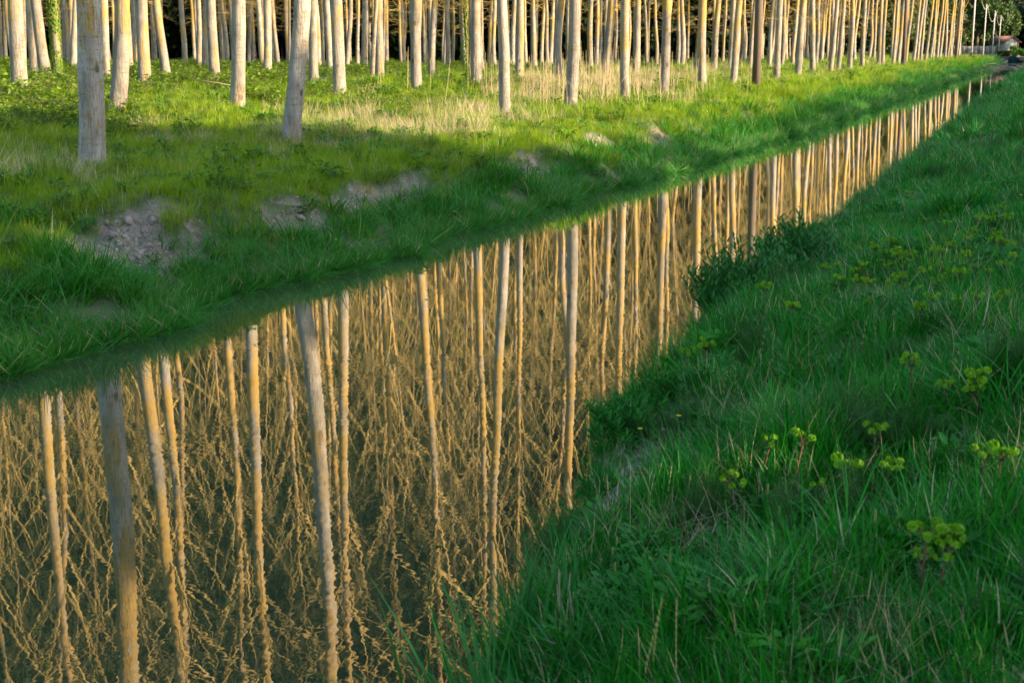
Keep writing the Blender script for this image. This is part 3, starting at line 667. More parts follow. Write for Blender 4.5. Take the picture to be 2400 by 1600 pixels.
n = 420; u_b = 5+rng.rand(n)**2*60; v_b = np.where(rng.rand(n) < .6, far_edge(u_b)-np.abs(rng.randn(n))*.5, near_edge(u_b)+rng.rand(n)*(far_edge(u_b)-near_edge(u_b)))
scatter('floating_bits', np.stack([-v_b, u_b, 0*u_b+.004, 0*u_b, 0*u_b, rng.uniform(0, 6.28, n), rng.uniform(.4, 1, n), rng.uniform(.4, 1, n), rng.randint(0, 2, n)], 1), bits, "tiny dead leaves and cut grass blades floating on the canal", "floating debris")
# dry reeds in front of the poplars
def reeds():
    r_ = random.Random(77); b = MB()
    spots = []
    for i in range(330):
        px = r_.gauss(1400, 150) if r_.random() < .85 else r_.uniform(850, 1720); py = r_.uniform(185, 262)-max(0, (px-1400)*.05)
        if 1100 < px or r_.random() < .25: spots.append((px, py))
    for px, py in spots:
        p = hit(px, py); a = r_.uniform(0, 6.28); H_ = r_.uniform(.6, 1.55)*(1.15 if r_.random() < .2 else 1); tl = abs(r_.gauss(0, .09)); q = 1.0
        if r_.random() < .06: tl = r_.uniform(.4, .9)
        pts = [p+np.array([math.cos(a)*math.sin(tl)*H_*t+.02*math.sin(4*t+a), math.sin(a)*math.sin(tl)*H_*t, math.cos(tl)*H_*t]) for t in (0, .3, .6, .85, 1)]
        b.tube(pts, [.010, .009, .007, .006, .003], 4)
        if r_.random() < .35:
            for k in range(7): b.blade(pts[4]-np.array([0, 0, .02*k]), r_.uniform(0, 6.28), .09, .008, .5, 1.4, 2)
        for k in range(r_.randrange(0, 3)): b.blade(pts[1+k], r_.uniform(0, 6.28), r_.uniform(.2, .45), .012, .5, 1.4, 3)
    return b
tag(obj('dry_reeds', reeds().build('dry_reeds', [M_STRAW])), "tall bleached dry reed stalks standing at the feet of the poplars", "reeds", kind='stuff')

# ---------------------------------------------------------------- far woodland, hill and backdrop
def leafball(seed, n, rx, rz, leaf, base=0.0, mats=None):
    """irregular crown: leaves gathered in clumps through its volume"""
    r_ = random.Random(seed); b = MB(); cl = []
    while len(cl) < 46:
        p = np.array([r_.uniform(-1, 1), r_.uniform(-1, 1), r_.uniform(-1, 1)]); q = np.linalg.norm(p)
        if .35 < q < 1: cl.append((p, r_.uniform(.14, .30)))
    g = np.random.RandomState(seed); ck = g.randint(0, len(cl), n); cc = np.array([c for c, _ in cl])[ck]; cr = np.array([r for _, r in cl])[ck][:, None]
    G = g.randn(n, 3); G /= np.linalg.norm(G, axis=1)[:, None]; p = cc+G*cr*(.7+.3*g.rand(n, 1)); P = p*[rx, rx, rz]+[0, 0, base+rz]
    b.leaves(P, g.randn(n, 3)+[0, 0, -.2], G+[0, 0, .4], leaf*g.uniform(.6, 1.3, n), leaf*.7)
    return b
def broad_tree(x, y, hgt, rad, seed, label, leaf=.5, n=7000, group=None, low=.08, m=None, z=None):
    z = float(ground_h(y, -x)) if z is None else z; o = thing('broadleaf_tree', (x, y, z), label, 'tree', group)
    b = MB(); r_ = random.Random(seed); b.tube([(0, 0, -.3), (.1, 0, hgt*.3), (0, .1, hgt*.75)], [hgt*.028, hgt*.02, hgt*.008], 8)
    for i in range(9):
        a = r_.uniform(0, 6.28); h0 = hgt*r_.uniform(.2, .6); b.tube([(0, 0, h0), (math.cos(a)*rad*.4, math.sin(a)*rad*.4, h0+hgt*.12), (math.cos(a)*rad*.75, math.sin(a)*rad*.75, h0+hgt*.2)], [hgt*.010, hgt*.006, hgt*.002], 5)
    obj('trunk', b.build('trunk', [M_TRUNKDARK]), o); hz_ = hgt*(1-low)/2
    obj('crown', leafball(seed, n, rad, hz_, leaf, hgt*low).build('crown', [m or M_TREELEAF]), o); return o
def P_at(px, Z, z=0):
    """world point at photo column px, Z metres ahead of the camera"""
    X = (px-1200)/3404.*Z; return (X*math.cos(YAW)-Z*math.sin(YAW), X*math.sin(YAW)+Z*math.cos(YAW), z)
x, y, _ = P_at(2288, 350); broad_tree(x, y, 19, 7.0, 5, "big rounded evergreen tree behind the wire poles at the canal's end", .55, 11000, low=.1)
x, y, _ = P_at(2338, 372); broad_tree(x, y, 14.5, 5.0, 6, "lower rounded tree leaning over the cream house roof", .5, 6000, low=.12)
x, y, _ = P_at(2215, 390); broad_tree(x, y, 15, 7.0, 7, "dense tree half hidden behind the last poplars of the row", .6, 7000, low=.02)
x, y, _ = P_at(2165, 330); broad_tree(x, y, 24, 9.0, 8, "added tall dark tree blocking sky glare behind the end of the poplar row", .7, 9000, low=.02)  # added tree, keeps the white sky glare off the far water
x, y, _ = P_at(2100, 300); broad_tree(x, y, 23, 9.0, 9, "added tall dark tree blocking sky glare behind the black-footed brown pole", .7, 9000, low=.02)  # second added tree, hides bright sky from the water's reflection
# wooded hillside far right
crown_lib = library('far_crowns', [leafball(s_, 900, 5.5, 4.5, 1.3).build('crown', [M_EVERGREEN]) for s_ in (31, 32, 33)])
pts = []
for i in range(520):
    Z = rng.uniform(430, 760); px = rng.uniform(1900, 2700); x, y, _ = P_at(px, Z); z = float(ground_h(y, -x)); pts.append([x, y, z-1, 0, 0, rng.uniform(0, 6.28), rng.uniform(.9, 1.5), rng.uniform(.9, 1.8), rng.randint(0, 3)])
scatter('hillside_wood', pts, crown_lib, "dark wooded hillside rising beyond the house and canal end", "wood")
pts = []
for i in range(9000):
    D_ = rng.uniform(175, 780); q = rng.uniform(-500, 2330); x_, u_, _ = P_at(q, D_); v_ = -x_
    if v_ > 125 or (v_ > 60 and D_ > 300): pts.append([x_, u_, float(ground_h(u_, v_))-1, 0, 0, rng.uniform(0, 6.28), rng.uniform(.9, 1.6)*(1+D_/900), rng.uniform(.9, 1.6), rng.randint(0, 3)])
scatter('hill_forest', pts, crown_lib, "dark forested hillside rising behind the poplar plantation", "wood")
# dark edge of the wood behind the plantation
pts = []
for i in range(1500):
    px = rng.uniform(-500, 2230); Z = rng.uniform(150, 215)*(1+max(0, px-1500)/1400.); x, y, _ = P_at(px, Z); v_ = -x
    if v_ < 55 and px > 1500: 
        if v_ < 38: continue
    z = float(ground_h(y, v_)); up = rng.rand()*16
    if abs(px-418) < 24 and up < 6: continue
    pts.append([x, y, z-1+up, 0, 0, rng.uniform(0, 6.28), rng.uniform(.5, 1.0), rng.uniform(.5, 1.1), rng.randint(0, 3)])
scatter('woodland_edge', pts, crown_lib, "dark evergreen wood closing the view behind the poplar plantation", "wood")
# the poplars past those that show largest, merged as far-off wood
def combo(k):
    t, c = VAR[k]; b = MB()
    for me, off in ((t, 0), (c, 1)):
        co = np.empty(len(me.vertices)*3, np.float32); me.vertices.foreach_get('co', co); co = co.reshape(-1, 3)
        fs = [tuple(p.vertices) for p in me.polygons]; mi = [p.material_index+off for p in me.polygons]
        bb = len(b.v); b.v.extend(map(tuple, co.tolist())); b.f.extend([tuple(i+bb for i in f) for f in fs]); b.m.extend(mi)
    return b.build('poplar', [M_BARK, M_TWIG, M_BUD, M_TWIGDARK])
far_lib = library('far_poplars', [combo(k) for k in (4, 5, 6, 8)])
pts = []; have = [(u, v) for _, _, u, v in TREES]; hv = np.array(have)
for k in range(4, 27):
    v = 31.4+6*(k-4) if k < 8 else 55.4+4.7*(k-8)
    for u in np.arange(1.0*v-8, 245, 5.7 if k < 8 else 4.2):
        uu, vv = u+rng.uniform(-.8, .8), v+rng.uniform(-.6, .6)
        px = float(to_px(-vv, uu, 1.5)[0])
        if px > 2262 or px < -260 or abs(px-418) < 22: continue
        if np.min(np.hypot(hv[:, 0]-uu, hv[:, 1]-vv)) < 2.6: continue
        pts.append([-vv, uu, float(ground_h(uu, vv))-.05, rng.randn()*.02, rng.randn()*.03, rng.uniform(0, 6.28), rng.uniform(.7, 1.0), rng.uniform(.85, 1.05), rng.randint(0, 4)])
scatter('far_poplars', pts, far_lib, "mass of thin poplar stems filling the depths of the plantation", "wood"); print("far poplars", len(pts))

# ---------------------------------------------------------------- shade: hedgerow and trees standing behind and right of the camera
def belt_profile(y):
    y = y-4.8
    return np.interp(y, [-90, 0, 11, 15, 17.8, 20.6, 24, 55, 95, 135, 175, 255, 275, 300, 430], [19.5, 19, 17.4, 16.6, 15.3, 12.4, 11.4, 11.4, 11.6, 11.5, 11.2, 11.1, 11.8, 16.5, 17.5])+.35*noise(y, 0*y, 8, 71)+.25*noise(y, 0*y, 2.3, 72)
ys = np.concatenate([rng.uniform(-90, 430, 54000), rng.uniform(-90, 30, 16000)]); tops_ = belt_profile(ys); n = len(ys)
Pz = 1.3+(tops_-1.7)*rng.rand(n)**.85; sz_ = np.minimum(rng.uniform(.7, 1.25, n), .35+(tops_-Pz)*.6); b = MB()
b.leaves(np.stack([36+rng.randn(n)*1.1, ys, Pz], 1), rng.randn(n, 3), rng.randn(n, 3)*.6+[1, 0, 0], sz_, sz_*.8)
tag(obj('tree_belt', b.build('tree_belt', [M_HEDGE])), "tall dense belt of trees beyond the near side of the canal, shading its banks", "tree belt")

# ---------------------------------------------------------------- utility poles and the sagging cable
def pole(px, Z, h, r, m, label, name='utility_pole', foot=True, group="poles carrying the cable along the canal", lean=0.0, arm=False):
    x, y, _ = P_at(px, Z); z = float(ground_h(y, -x)); o = thing(name, (x, y, z), label, 'pole', group)
    o.rotation_euler = Matrix.Rotation(lean, 4, Vector((-math.sin(YAW), math.cos(YAW), 0))).to_euler()
    b = MB(); b.tube([(0, 0, .9 if foot else -.2), (0, 0, h*.5), (0, 0, h)], [r, r*.88, r*.72], 12); obj('shaft', b.build('shaft', [m], True), o)
    if foot:
        b = MB(); b.tube([(0, 0, -.3), (0, 0, .9)], [r*1.06, r*1.04], 12); obj('foot', b.build('foot', [M_TAR], True), o)
    b = MB(); b.tube([(0, 0, h-.5), (.35, -.12, h-.35)], [.03, .03], 6); b.tube([(.35, -.12, h-.42), (.35, -.12, h-.25)], [.05, .04], 8); obj('cable_bracket', b.build('cable_bracket', [M_CONC], True), o)
    return o, np.array([x, y, z])+np.array([.35, -.12, h-.4])
tops = []
pd = [(1775, 62, 10.5, .185, M_POLE, "big brown wooden pole standing in front of the poplars, grass tussock at its foot", False, .004),
      (2119, 122, 12, .175, M_POLE, "dark brown wooden pole with a black foot in front of the densest poplars", True, .0),
      (2242, 190, 13, .16, M_POLE, "brown pole leaning right at the end of the poplar row", False, .03),
      (2278, 224, 13, .15, M_CONC, "pale pole with a black foot, first of the line beyond the poplars", True, .004),
      (2305, 262, 9.2, .13, M_CONC, "second pale pole of the line beyond the poplars, in front of the big tree", False, .008),
      (2326, 300, 9.2, .13, M_CONC, "third pale pole of the line, in front of the big tree's right side", False, .01),
      (2341, 336, 9.0, .13, M_CONC, "fourth pale pole of the line, beside the cream house wall", True, .004),
      (2387, 450, 10.2, .14, M_CONC, "grey pole in the shade right of the cream house", False, .004)]
for i, (px, Z, h, r, m, lb, ft, ln) in enumerate(pd):
    if i == 7:
        x, y, _ = P_at(px, Z)
    o, t = pole(px, Z, h, r, m, lb, foot=ft, lean=ln); tops.append(t)
if True:   # the farthest pole stands on level ground by the road
    pass
for i in range(len(tops)-1):
    if i == 2: pass
    a, c = tops[i], tops[i+1]; b = MB(); sag = min(3.2, np.linalg.norm(c-a)*.055) if i > 2 else .5
    b.tube([a+(c-a)*t-np.array([0, 0, sag*4*t*(1-t)]) for t in np.linspace(0, 1, 18)], .035, 5)
    nm = ["between the big brown pole and the black-footed brown pole", "between the black-footed brown pole and the last brown pole", "between the last brown pole and the first pale pole", "between the first and second pale poles", "between the second and third pale poles", "between the third and fourth pale poles", "between the fourth pale pole and the shaded grey pole"][i]
    tag(obj('cable', b.build('cable', [M_CABLE], True)), "thin sagging cable "+nm, "cable", "cable spans hung from pole to pole")

# ---------------------------------------------------------------- end of the canal: house, walls, bridge, hedge
def local(o_px, Z): x, y, _ = P_at(o_px, Z); return x, y, float(ground_h(y, -x))
x, y, z = local(2351, 352)
hs_ = thing('house', (x, y, z), "small cream house with a low terracotta roof beyond the canal end", "house", rz=YAW+.35)
b = MB()
w2, d2, hh = 1.95, 3.0, 3.1
b.add([(-w2, -d2, -.3), (w2, -d2, -.3), (w2, d2, -.3), (-w2, d2, -.3), (-w2, -d2, hh), (w2, -d2, hh), (w2, d2, hh), (-w2, d2, hh), (0, -d2, hh+1.1), (0, d2, hh+1.1)],
      [(0, 1, 5, 8, 4), (1, 2, 6, 5), (2, 3, 7, 9, 6), (3, 0, 4, 7), (0, 3, 2, 1), (4, 8, 9, 7), (5, 6, 9, 8)])
obj('wall', b.build('wall', [M_WALL]), hs_)
b = MB()
for s_ in (-1, 1):
    e = s_*(w2+.6); zz = hh+1.1-(w2+.6)*1.1/w2
    b.add([(0, -d2-.5, hh+1.13), (e, -d2-.5, zz+.03), (e, d2+.5, zz+.03), (0, d2+.5, hh+1.13), (0, -d2-.5, hh+1.30), (e, -d2-.5, zz+.20), (e, d2+.5, zz+.20), (0, d2+.5, hh+1.30)],
          [(0, 1, 2, 3), (4, 7, 6, 5), (0, 4, 5, 1), (1, 5, 6, 2), (2, 6, 7, 3), (3, 7, 4, 0)])
rf = obj('roof', b.build('roof', [M_ROOF]), hs_)
for sx in (w2*.55,):
    b = MB(); b.box(w2+.005, w2+.05, -1.0, .0, .0, 2.1); obj('door', b.build('door', [M_DARKWOOD]), hs_)
    b = MB(); b.box(w2+.005, w2+.06, 1.2, 2.3, 1.0, 2.1); obj('window', b.build('window', [M_DARKWOOD]), hs_)
b = MB(); b.box(w2-.15, w2+.14, -d2-.14, -d2+.3, -.2, hh-.1); obj('corner_pier', b.build('corner_pier', [M_BRICK]), hs_)
# grey boundary wall between poles
a = np.array(local(2236, 345)); c = np.array(local(2334, 347)); L_ = np.linalg.norm((c-a)[:2]); fo = thing('boundary_wall', tuple(a), "low grey panelled wall under the big tree, left of the cream house", "wall", rz=math.atan2(c[1]-a[1], c[0]-a[0]))
np_ = 7
for i in range(np_):
    b = MB(); b.box(i*L_/np_+.08, (i+1)*L_/np_-.08, -.06, .06, -.3, 1.75); obj('panel', b.build('panel', [M_STONE]), fo)
for i in range(np_+1):
    b = MB(); b.box(i*L_/np_-.08, i*L_/np_+.08, -.10, .10, -.3, 1.9); obj('post', b.build('post', [M_STONE]), fo)
# bridge closing the canal
by = 262.0; bo = thing('bridge', (-7.0, by, 0), "low stone bridge parapet closing the far end of the canal", "bridge", rz=0)
b = MB(); n = 14
x0, x1 = -2.4, 3.4
arch = [(-1.5+3.0*i/n, .1+.5*math.sin(math.pi*i/n)) for i in range(n+1)]
front = [(x0, -.6), (-1.5, -.6)]+arch+[(1.5, -.6), (x1, -.6), (x1, 2.0), (x0, 2.0)]
for yy in (0, 3.5):
    pass
vs_ = [(p, 0, q) for p, q in front]+[(p, 3.5, q) for p, q in front]; m_ = len(front)
top = [(x0, 2.0)]; quads = []
# split front face into strips so it stays planar and convex
cols = [(x0, -.6)]+[(-1.5, -.6)]+arch+[(1.5, -.6)]+[(x1, -.6)]
V_ = []; Fq = []
for (p, q) in cols:
    V_ += [(p, 0, q), (p, 0, .98), (p, 3.5, q), (p, 3.5, .98)]
for i in range(len(cols)-1):
    a0 = 4*i; b0 = 4*(i+1); Fq += [(a0, b0, b0+1, a0+1), (a0+2, a0+3, b0+3, b0+2), (a0, a0+2, b0+2, b0), (a0+1, b0+1, b0+3, a0+3)]
b.add(V_, Fq); obj('arch', b.build('arch', [M_STONE]), bo)
b = MB(); b.box(x0-.1, x1+.1, -.12, .28, .983, 1.12); obj('coping', b.build('coping', [M_BRICK]), bo)
# clipped hedge above the parapet
def hedge_box(x0, x1, y0, y1, z0, z1, n, seed, leaf, m):
    r_ = random.Random(seed); b = MB()
    for i in range(n):
        f_ = r_.random(); p = [r_.uniform(x0, x1), r_.uniform(y0, y1), r_.uniform(z0, z1)]
        if f_ < .4: p[1] = y0+abs(r_.gauss(0, .1))
        elif f_ < .7: p[2] = z1-abs(r_.gauss(0, .1))
        b.leaf(p, (r_.gauss(0, 1), r_.gauss(0, 1), r_.gauss(0, 1)), (r_.gauss(0, 1), r_.gauss(0, 1), r_.gauss(0, 1)), leaf, leaf*.7)
    return b.build('hedge', [m])
tag(obj('clipped_hedge', hedge_box(-8.9, -6.9, 262.4, 263.4, .9, 2.05, 4000, 3, .16, M_HEDGE)), "dark square-clipped hedge above the bridge in front of the house", "hedge")
x, y, z = local(2377, 268); o = tag(obj('bush', leafball(61, 1800, .8, 1.0, .17, .0).build('bush', [M_WEEDF]), loc=(x, y, 1.1)), "yellow-green bush rising from the dark clipped hedge", "bush")
x, y, z = local(2395, 266); o = tag(obj('bush', leafball(62, 1500, .6, .8, .16, .0).build('bush', [M_WEEDF]), loc=(x, y, 1.1)), "smaller yellow-green bush at the right edge beyond the bank", "bush")
x, y, z = local(2394, 240); b = MB()
tag(obj('tarp', (lambda: (setattr(b, 'v', []), setattr(b, 'f', []), setattr(b, 'm', []), b.add([(-2+.5*i, .5*j, .5+.35*math.sin(i*1.1)*math.cos(j*1.3)+.25*math.sin(i*.7+j)-.2*j) for i in range(9) for j in range(5)], [(i*5+j, i*5+j+1, (i+1)*5+j+1, (i+1)*5+j) for i in range(8) for j in range(4)]), b.build('tarp', [M_BLUE], True))[-1])(), loc=(x, y, .35)), "crumpled blue tarp at the right edge beside the canal end", "tarp")
# brushwood heap on the near bank far away
r_ = random.Random(15); b = MB()
for i in range(420):
    p = hit(r_.gauss(2352, 26), r_.uniform(163, 178)); a_ = r_.uniform(0, 6.28); L_ = r_.uniform(.8, 2.4); e = r_.uniform(-.1, .5)
    p = p+np.array([0, 0, r_.uniform(0, .5)]); b.tube([p, p+np.array([math.cos(a_)*L_*.5, math.sin(a_)*L_*.5, e*.5+.1]), p+np.array([math.cos(a_)*L_, math.sin(a_)*L_, e])], [.03, .025, .012], 4)
tag(obj('brushwood', b.build('brushwood', [plain("grey_sticks", (.16, .12, .09), (.26, .21, .17), 5)])), "heap of brown dead sticks on the near bank by the canal end", "brushwood")
# white panels far in the wood
a = P_at(402, 175); c = P_at(433, 175); gz = float(ground_h(a[1], -a[0])); L_ = math.hypot(c[0]-a[0], c[1]-a[1])
wo = thing('panel_wall', (a[0], a[1], gz), "low white wall glimpsed through a gap in the trunks", "wall", rz=YAW)
for i in range(2):
    b = MB(); b.box(i*L_/2+.02, (i+1)*L_/2-.02, -.05, .05, .1, 1.25); obj('panel', b.build('panel', [M_WHITE]), wo)

# ---------------------------------------------------------------- ivy and low growth on particular trunks
def ivy(px, v, seed, label, h=3.2, n=900):
    u = at_v(px, v); z = float(ground_h(u, v)); r_ = random.Random(seed); b = MB()
    for i in range(n):
        a_ = r_.uniform(0, 6.28); hh = h*r_.random(); q = .17*(1+.15*math.sin(hh*4+a_))+abs(r_.gauss(0, .03)); b.leaf((q*math.cos(a_), q*math.sin(a_), hh), (math.cos(a_)*.4, math.sin(a_)*.4, -1), (math.cos(a_), math.sin(a_), .3), r_.uniform(.07, .12), .08)
    for k in range(4):
        b.tube([(.19*math.cos(k*1.6+hh*.5), .19*math.sin(k*1.6+hh*.5), hh) for hh in np.linspace(-.1, h*.9, 8)], .012, 4, 1)
    tag(obj('ivy', b.build('ivy', [M_BUSH, M_TWIG]), loc=(-v, u, z)), label, 'ivy'); return u
u_ = ivy(134, 37.4, 3, "green ivy column climbing a trunk near the left edge", 5.5, 2200)
tree(u_, 37.4, .95, 0, 5, 30, "ivy-clad dark poplar trunk left of the lichened nearest one", group="inner poplars of the plantation")
u_ = ivy(1088, 31.4, 4, "light green ivy strand on a thin trunk left of the slim lone front trunk", 4.5, 500)
tree(u_, 31.4, .7, 0, 6, 30, "thin trunk carrying an ivy strand, left of the slim lone front trunk", group="inner poplars of the plantation")

# ---------------------------------------------------------------- spurges
def spurge(seed, heads=6, big=1.0):
    r_ = random.Random(seed); st = MB(); H_ = r_.uniform(.15, .21)
    lean = (r_.gauss(0, .02), r_.gauss(0, .02)); top = np.array([lean[0], lean[1], H_])
    st.tube([(0, 0, -.03), (lean[0]*.3, lean[1]*.3, H_*.5), tuple(top)], [.0042, .0036, .0030], 6)
    lf = MB()
    for i in range(14):
        a_ = i*2.4; t = .25+.75*i/14; lf.leaf(top*t, (math.cos(a_), math.sin(a_), .45), (0, 0, 1), .032, .016)
    hd = MB()
    for k in range(heads):
        a_ = 6.283*k/heads+r_.uniform(-.2, .2); sp = r_.uniform(.026, .046)*big; c = top+np.array([math.cos(a_)*sp, math.sin(a_)*sp, r_.uniform(.015, .055)*big])
        st.tube([top, (top+c)/2+np.array([0, 0, .002]), c], [.002, .0018, .0015], 4)
        for j in range(15):
            nrm = np.array([r_.gauss(0, 1), r_.gauss(0, 1), abs(r_.gauss(.3, .8))-.15]); nrm /= np.linalg.norm(nrm); ctr = c+nrm*[.017*big, .017*big, .013*big]
            t1 = np.cross(nrm, [0.1, 1, .2]); t1 /= np.linalg.norm(t1); t2 = np.cross(nrm, t1); s_ = .0088*big*r_.uniform(.75, 1.25)
            hd.add([ctr+(t1*math.cos(q*.8976)+t2*math.sin(q*.8976))*s_*(1+.25*(q % 2)) for q in range(7)]+[ctr-nrm*.003], [(q, (q+1) % 7, 7) for q in range(7)])
    for j in range(6): a_ = j*1.05; lf.leaf(top, (math.cos(a_), math.sin(a_), .25), (0, 0, 1), .028*big, .02)
    return st.build('stem', [M_STEM]), lf.build('leaves', [M_SPLEAF]), hd.build('flower_head', [M_SPURGE])
SP = [spurge(1), spurge(2, 5), spurge(3, 5, 1.15), spurge(4, 7), spurge(5, 3, .8)]
srnd = random.Random(4)
SPL = []
def put_spurge(px, py, k, sc, label, group):
    p = hit(px, py, .18*sc); o = thing('spurge_plant', p, label, 'flower', group, rz=srnd.uniform(0, 6.28)); o.scale = (sc, sc, sc)
    SPL.append((px, py, o))
    for nm, me in zip(('stem', 'leaves', 'flower_head'), SP[k]): obj(nm, me, o)
near_sp = [(1980, 1095, 2, 1.1, "largest yellow-green spurge head on a bare red stem, mid right"), (2070, 1085, 0, 1.0, "spurge with two rounded heads just right of the largest spurge"),
           (1862, 1050, 4, 1.2, "small round spurge head left of the largest spurge"), (1788, 1050, 4, 1.0, "small spurge in the grass farthest left of the mid-right group"), (2048, 1030, 1, .9, "spurge just above and right of the largest one"),
           (2138, 872, 1, 1.0, "tall red-stemmed spurge left of the cluster near the right edge"), (2218, 895, 0, .9, "left spurge of the bright cluster near the right edge"), (2300, 890, 2, 1.0, "right spurge of the bright cluster near the right edge"), (2275, 912, 3, .9, "middle spurge of the bright cluster near the right edge"),
           (2345, 1065, 2, 1.0, "spurge with drooping heads at the right edge, level with the largest one"), (2310, 1090, 1, .9, "low spurge beside the right-edge spurge, a little below it"),
           (2235, 1262, 3, 1.1, "lower right spurge with three bright heads on a red stem"), (2165, 1285, 1, 1.1, "lower right spurge growing left of the three-headed one"), (2200, 1310, 4, 1.1, "lowest small spurge among the lower right pair"), (2150, 1300, 0, .8, "dull spurge half sunk in grass, leftmost of the lower right ones"),
           (1720, 1130, 4, .9, "dim small spurge in deep grass left of the mid-right group"), (1750, 1155, 4, .9, "second dim small spurge in deep grass left of the mid-right group"), (1935, 1150, 4, .8, "tiny spurge just below left of the largest one"),
           (1650, 810, 3, 1.1, "bright spurge on the bank above the leafy weed clump"), (1610, 845, 1, 1.0, "spurge at the bank edge beside the leafy weed clump"), (1790, 690, 1, 1.0, "spurge right of the dark leafy shrub's foot"), (1870, 715, 0, 1.0, "spurge in grass below right of the dark leafy shrub")]
for a in near_sp: put_spurge(a[0], a[1], a[2], a[3]*1.1, a[4], group="yellow-green spurges on the near bank")
for i in range(150):
    while True:
        if i < 90: px, py = srnd.gauss(2240, 105), srnd.gauss(560, 75)
        else: px, py = srnd.gauss(2060, 110), srnd.gauss(600, 60)
        m_ = (py-110)/max(2470-px, 1)
        if px < 2398 and m_ > .95 and 330 < py < 830: break
    put_spurge(px, py, srnd.randrange(5), srnd.uniform(.6, 1.0), None, "yellow-green spurges on the near bank")
for i in range(10):
    px, py = srnd.uniform(1950, 2330), srnd.uniform(300, 400)
    if (py-110)/(2470-px) > .95: put_spurge(px, py, srnd.randrange(5), 1.0, None, "yellow-green spurges on the near bank")

def in_order(L, fmt, tiers):
    lo = min(q[1] for q in L)-1; hi = max(q[1] for q in L)+1
    for k, tn in enumerate(tiers):
        T = sorted([q for q in L if lo+(hi-lo)*k/len(tiers) <= q[1] < lo+(hi-lo)*(k+1)/len(tiers)], key=lambda q: q[0])
        for i, (a, c, o) in enumerate(T): o['label'] = fmt.format(ORD[i] if i < 20 else ORD[min(19, len(T)-1-i)], tn, 'left' if i < 20 else 'right')
in_order([q for q in SPL if 'label' not in q[2]], "{0} small spurge from the {2}, {1} of the yellow-green spurge patch",
         ["farthest row"]+[q+" row" for q in ORD[1:13]]+["nearest row"])
# ---------------------------------------------------------------- leafy plants of the near bank
def shrub(px, py, seed, R_, H_, leafL, n, m, name, label, cat='plant', upright=1.0):
    p = hit(px, py) if py > 200 else np.array([-py, px, float(ground_h(px, py))]); o = thing(name, p, label, cat); r_ = random.Random(seed); st = MB(); lf = MB()
    for i in range(n):
        a_ = r_.uniform(0, 6.28); q = math.sqrt(r_.random())*R_; hh = H_*r_.uniform(.55, 1.1)*(1-.55*(q/R_)**2); b0 = np.array([q*math.cos(a_), q*math.sin(a_), -.05]); tp = b0+np.array([math.cos(a_)*R_*.5*r_.random(), math.sin(a_)*R_*.5*r_.random(), hh])
        md = (b0+tp)/2+np.array([0, 0, .02]); st.tube([b0, md, tp], [.004, .003, .0015], 4)
        for k in range(15):
            t = .2+.8*k/14; c = b0+(tp-b0)*t; b_ = k*2.4+a_; up_ = (.5+.9*t)*upright
            lf.leaf(c, (math.cos(b_), math.sin(b_), up_), (math.cos(b_)*-.4, math.sin(b_)*-.4, 1), leafL*r_.uniform(.7, 1.15)*(1-.35*t), leafL*.19)
    obj('stems', st.build('stems', [m]), o); obj('leaves', lf.build('leaves', [m]), o); return o
shrub(12.8, 2.45, 1, .44, .70, .12, 240, M_DARKLEAF, 'leafy_shrub', "dark narrow-leaved leafy shrub overhanging the water on the near bank")
shrub(13.9, 2.2, 2, .34, .62, .12, 140, M_DARKLEAF, 'leafy_shrub', "smaller upright part of narrow-leaved growth right behind the dark leafy shrub")
shrub(1560, 1000, 3, .40, .32, .085, 120, M_WEED, 'leafy_weed', "rounded bluish leafy weed clump at the bank edge")
shrub(1650, 905, 8, .26, .22, .08, 45, M_WEED, 'leafy_weed', "smaller leafy weed clump just above the rounded bluish one")
def rosette(px, py, seed, L, w_, n, label, lean=.5, m=M_WEED, name='dock_plant'):
    p = hit(px, py); o = thing(name, p, label, 'plant'); r_ = random.Random(seed)
    for i in range(n):
        b = MB(); az = 6.283*i/n+r_.uniform(-.3, .3); l_ = L*r_.uniform(.7, 1.1)
        b.blade((0, 0, 0), az, l_, w_*r_.uniform(.8, 1.1), lean*r_.uniform(.5, 1.3), .7, 7, 0, wprof=lambda t: .06+.5*math.sin(math.pi*min(1, t*.93+.05))**.8)
        b.v = [(vx, vy, vz+.012*((i_ % 2)*0)+.008*math.sin(i_*2.1)) for i_, (vx, vy, vz) in enumerate(b.v)]
        obj('leaf', b.build('leaf', [m], True), o)
    return o
rosette(1965, 1598, 2, .19, .042, 8, "broad upright dock leaves at the bottom edge, right of centre", .55)
rosette(1652, 752, 3, .22, .055, 5, "broad dark dock leaf standing at the left foot of the leafy shrub", .35, M_DARKLEAF)
rosette(1850, 905, 4, .17, .030, 10, "pale green strap-leaved rosette beyond the leafy weed clump", .45)
rosette(1615, 1185, 5, .11, .032, 7, "small broad-leaved weed in the grass above the long oat stalk", .55)
rosette(1040, 520, 6, .45, .05, 8, "dark weed with bluish leaves at the far waterline below the green reed blades", .8, M_DARKLEAF)
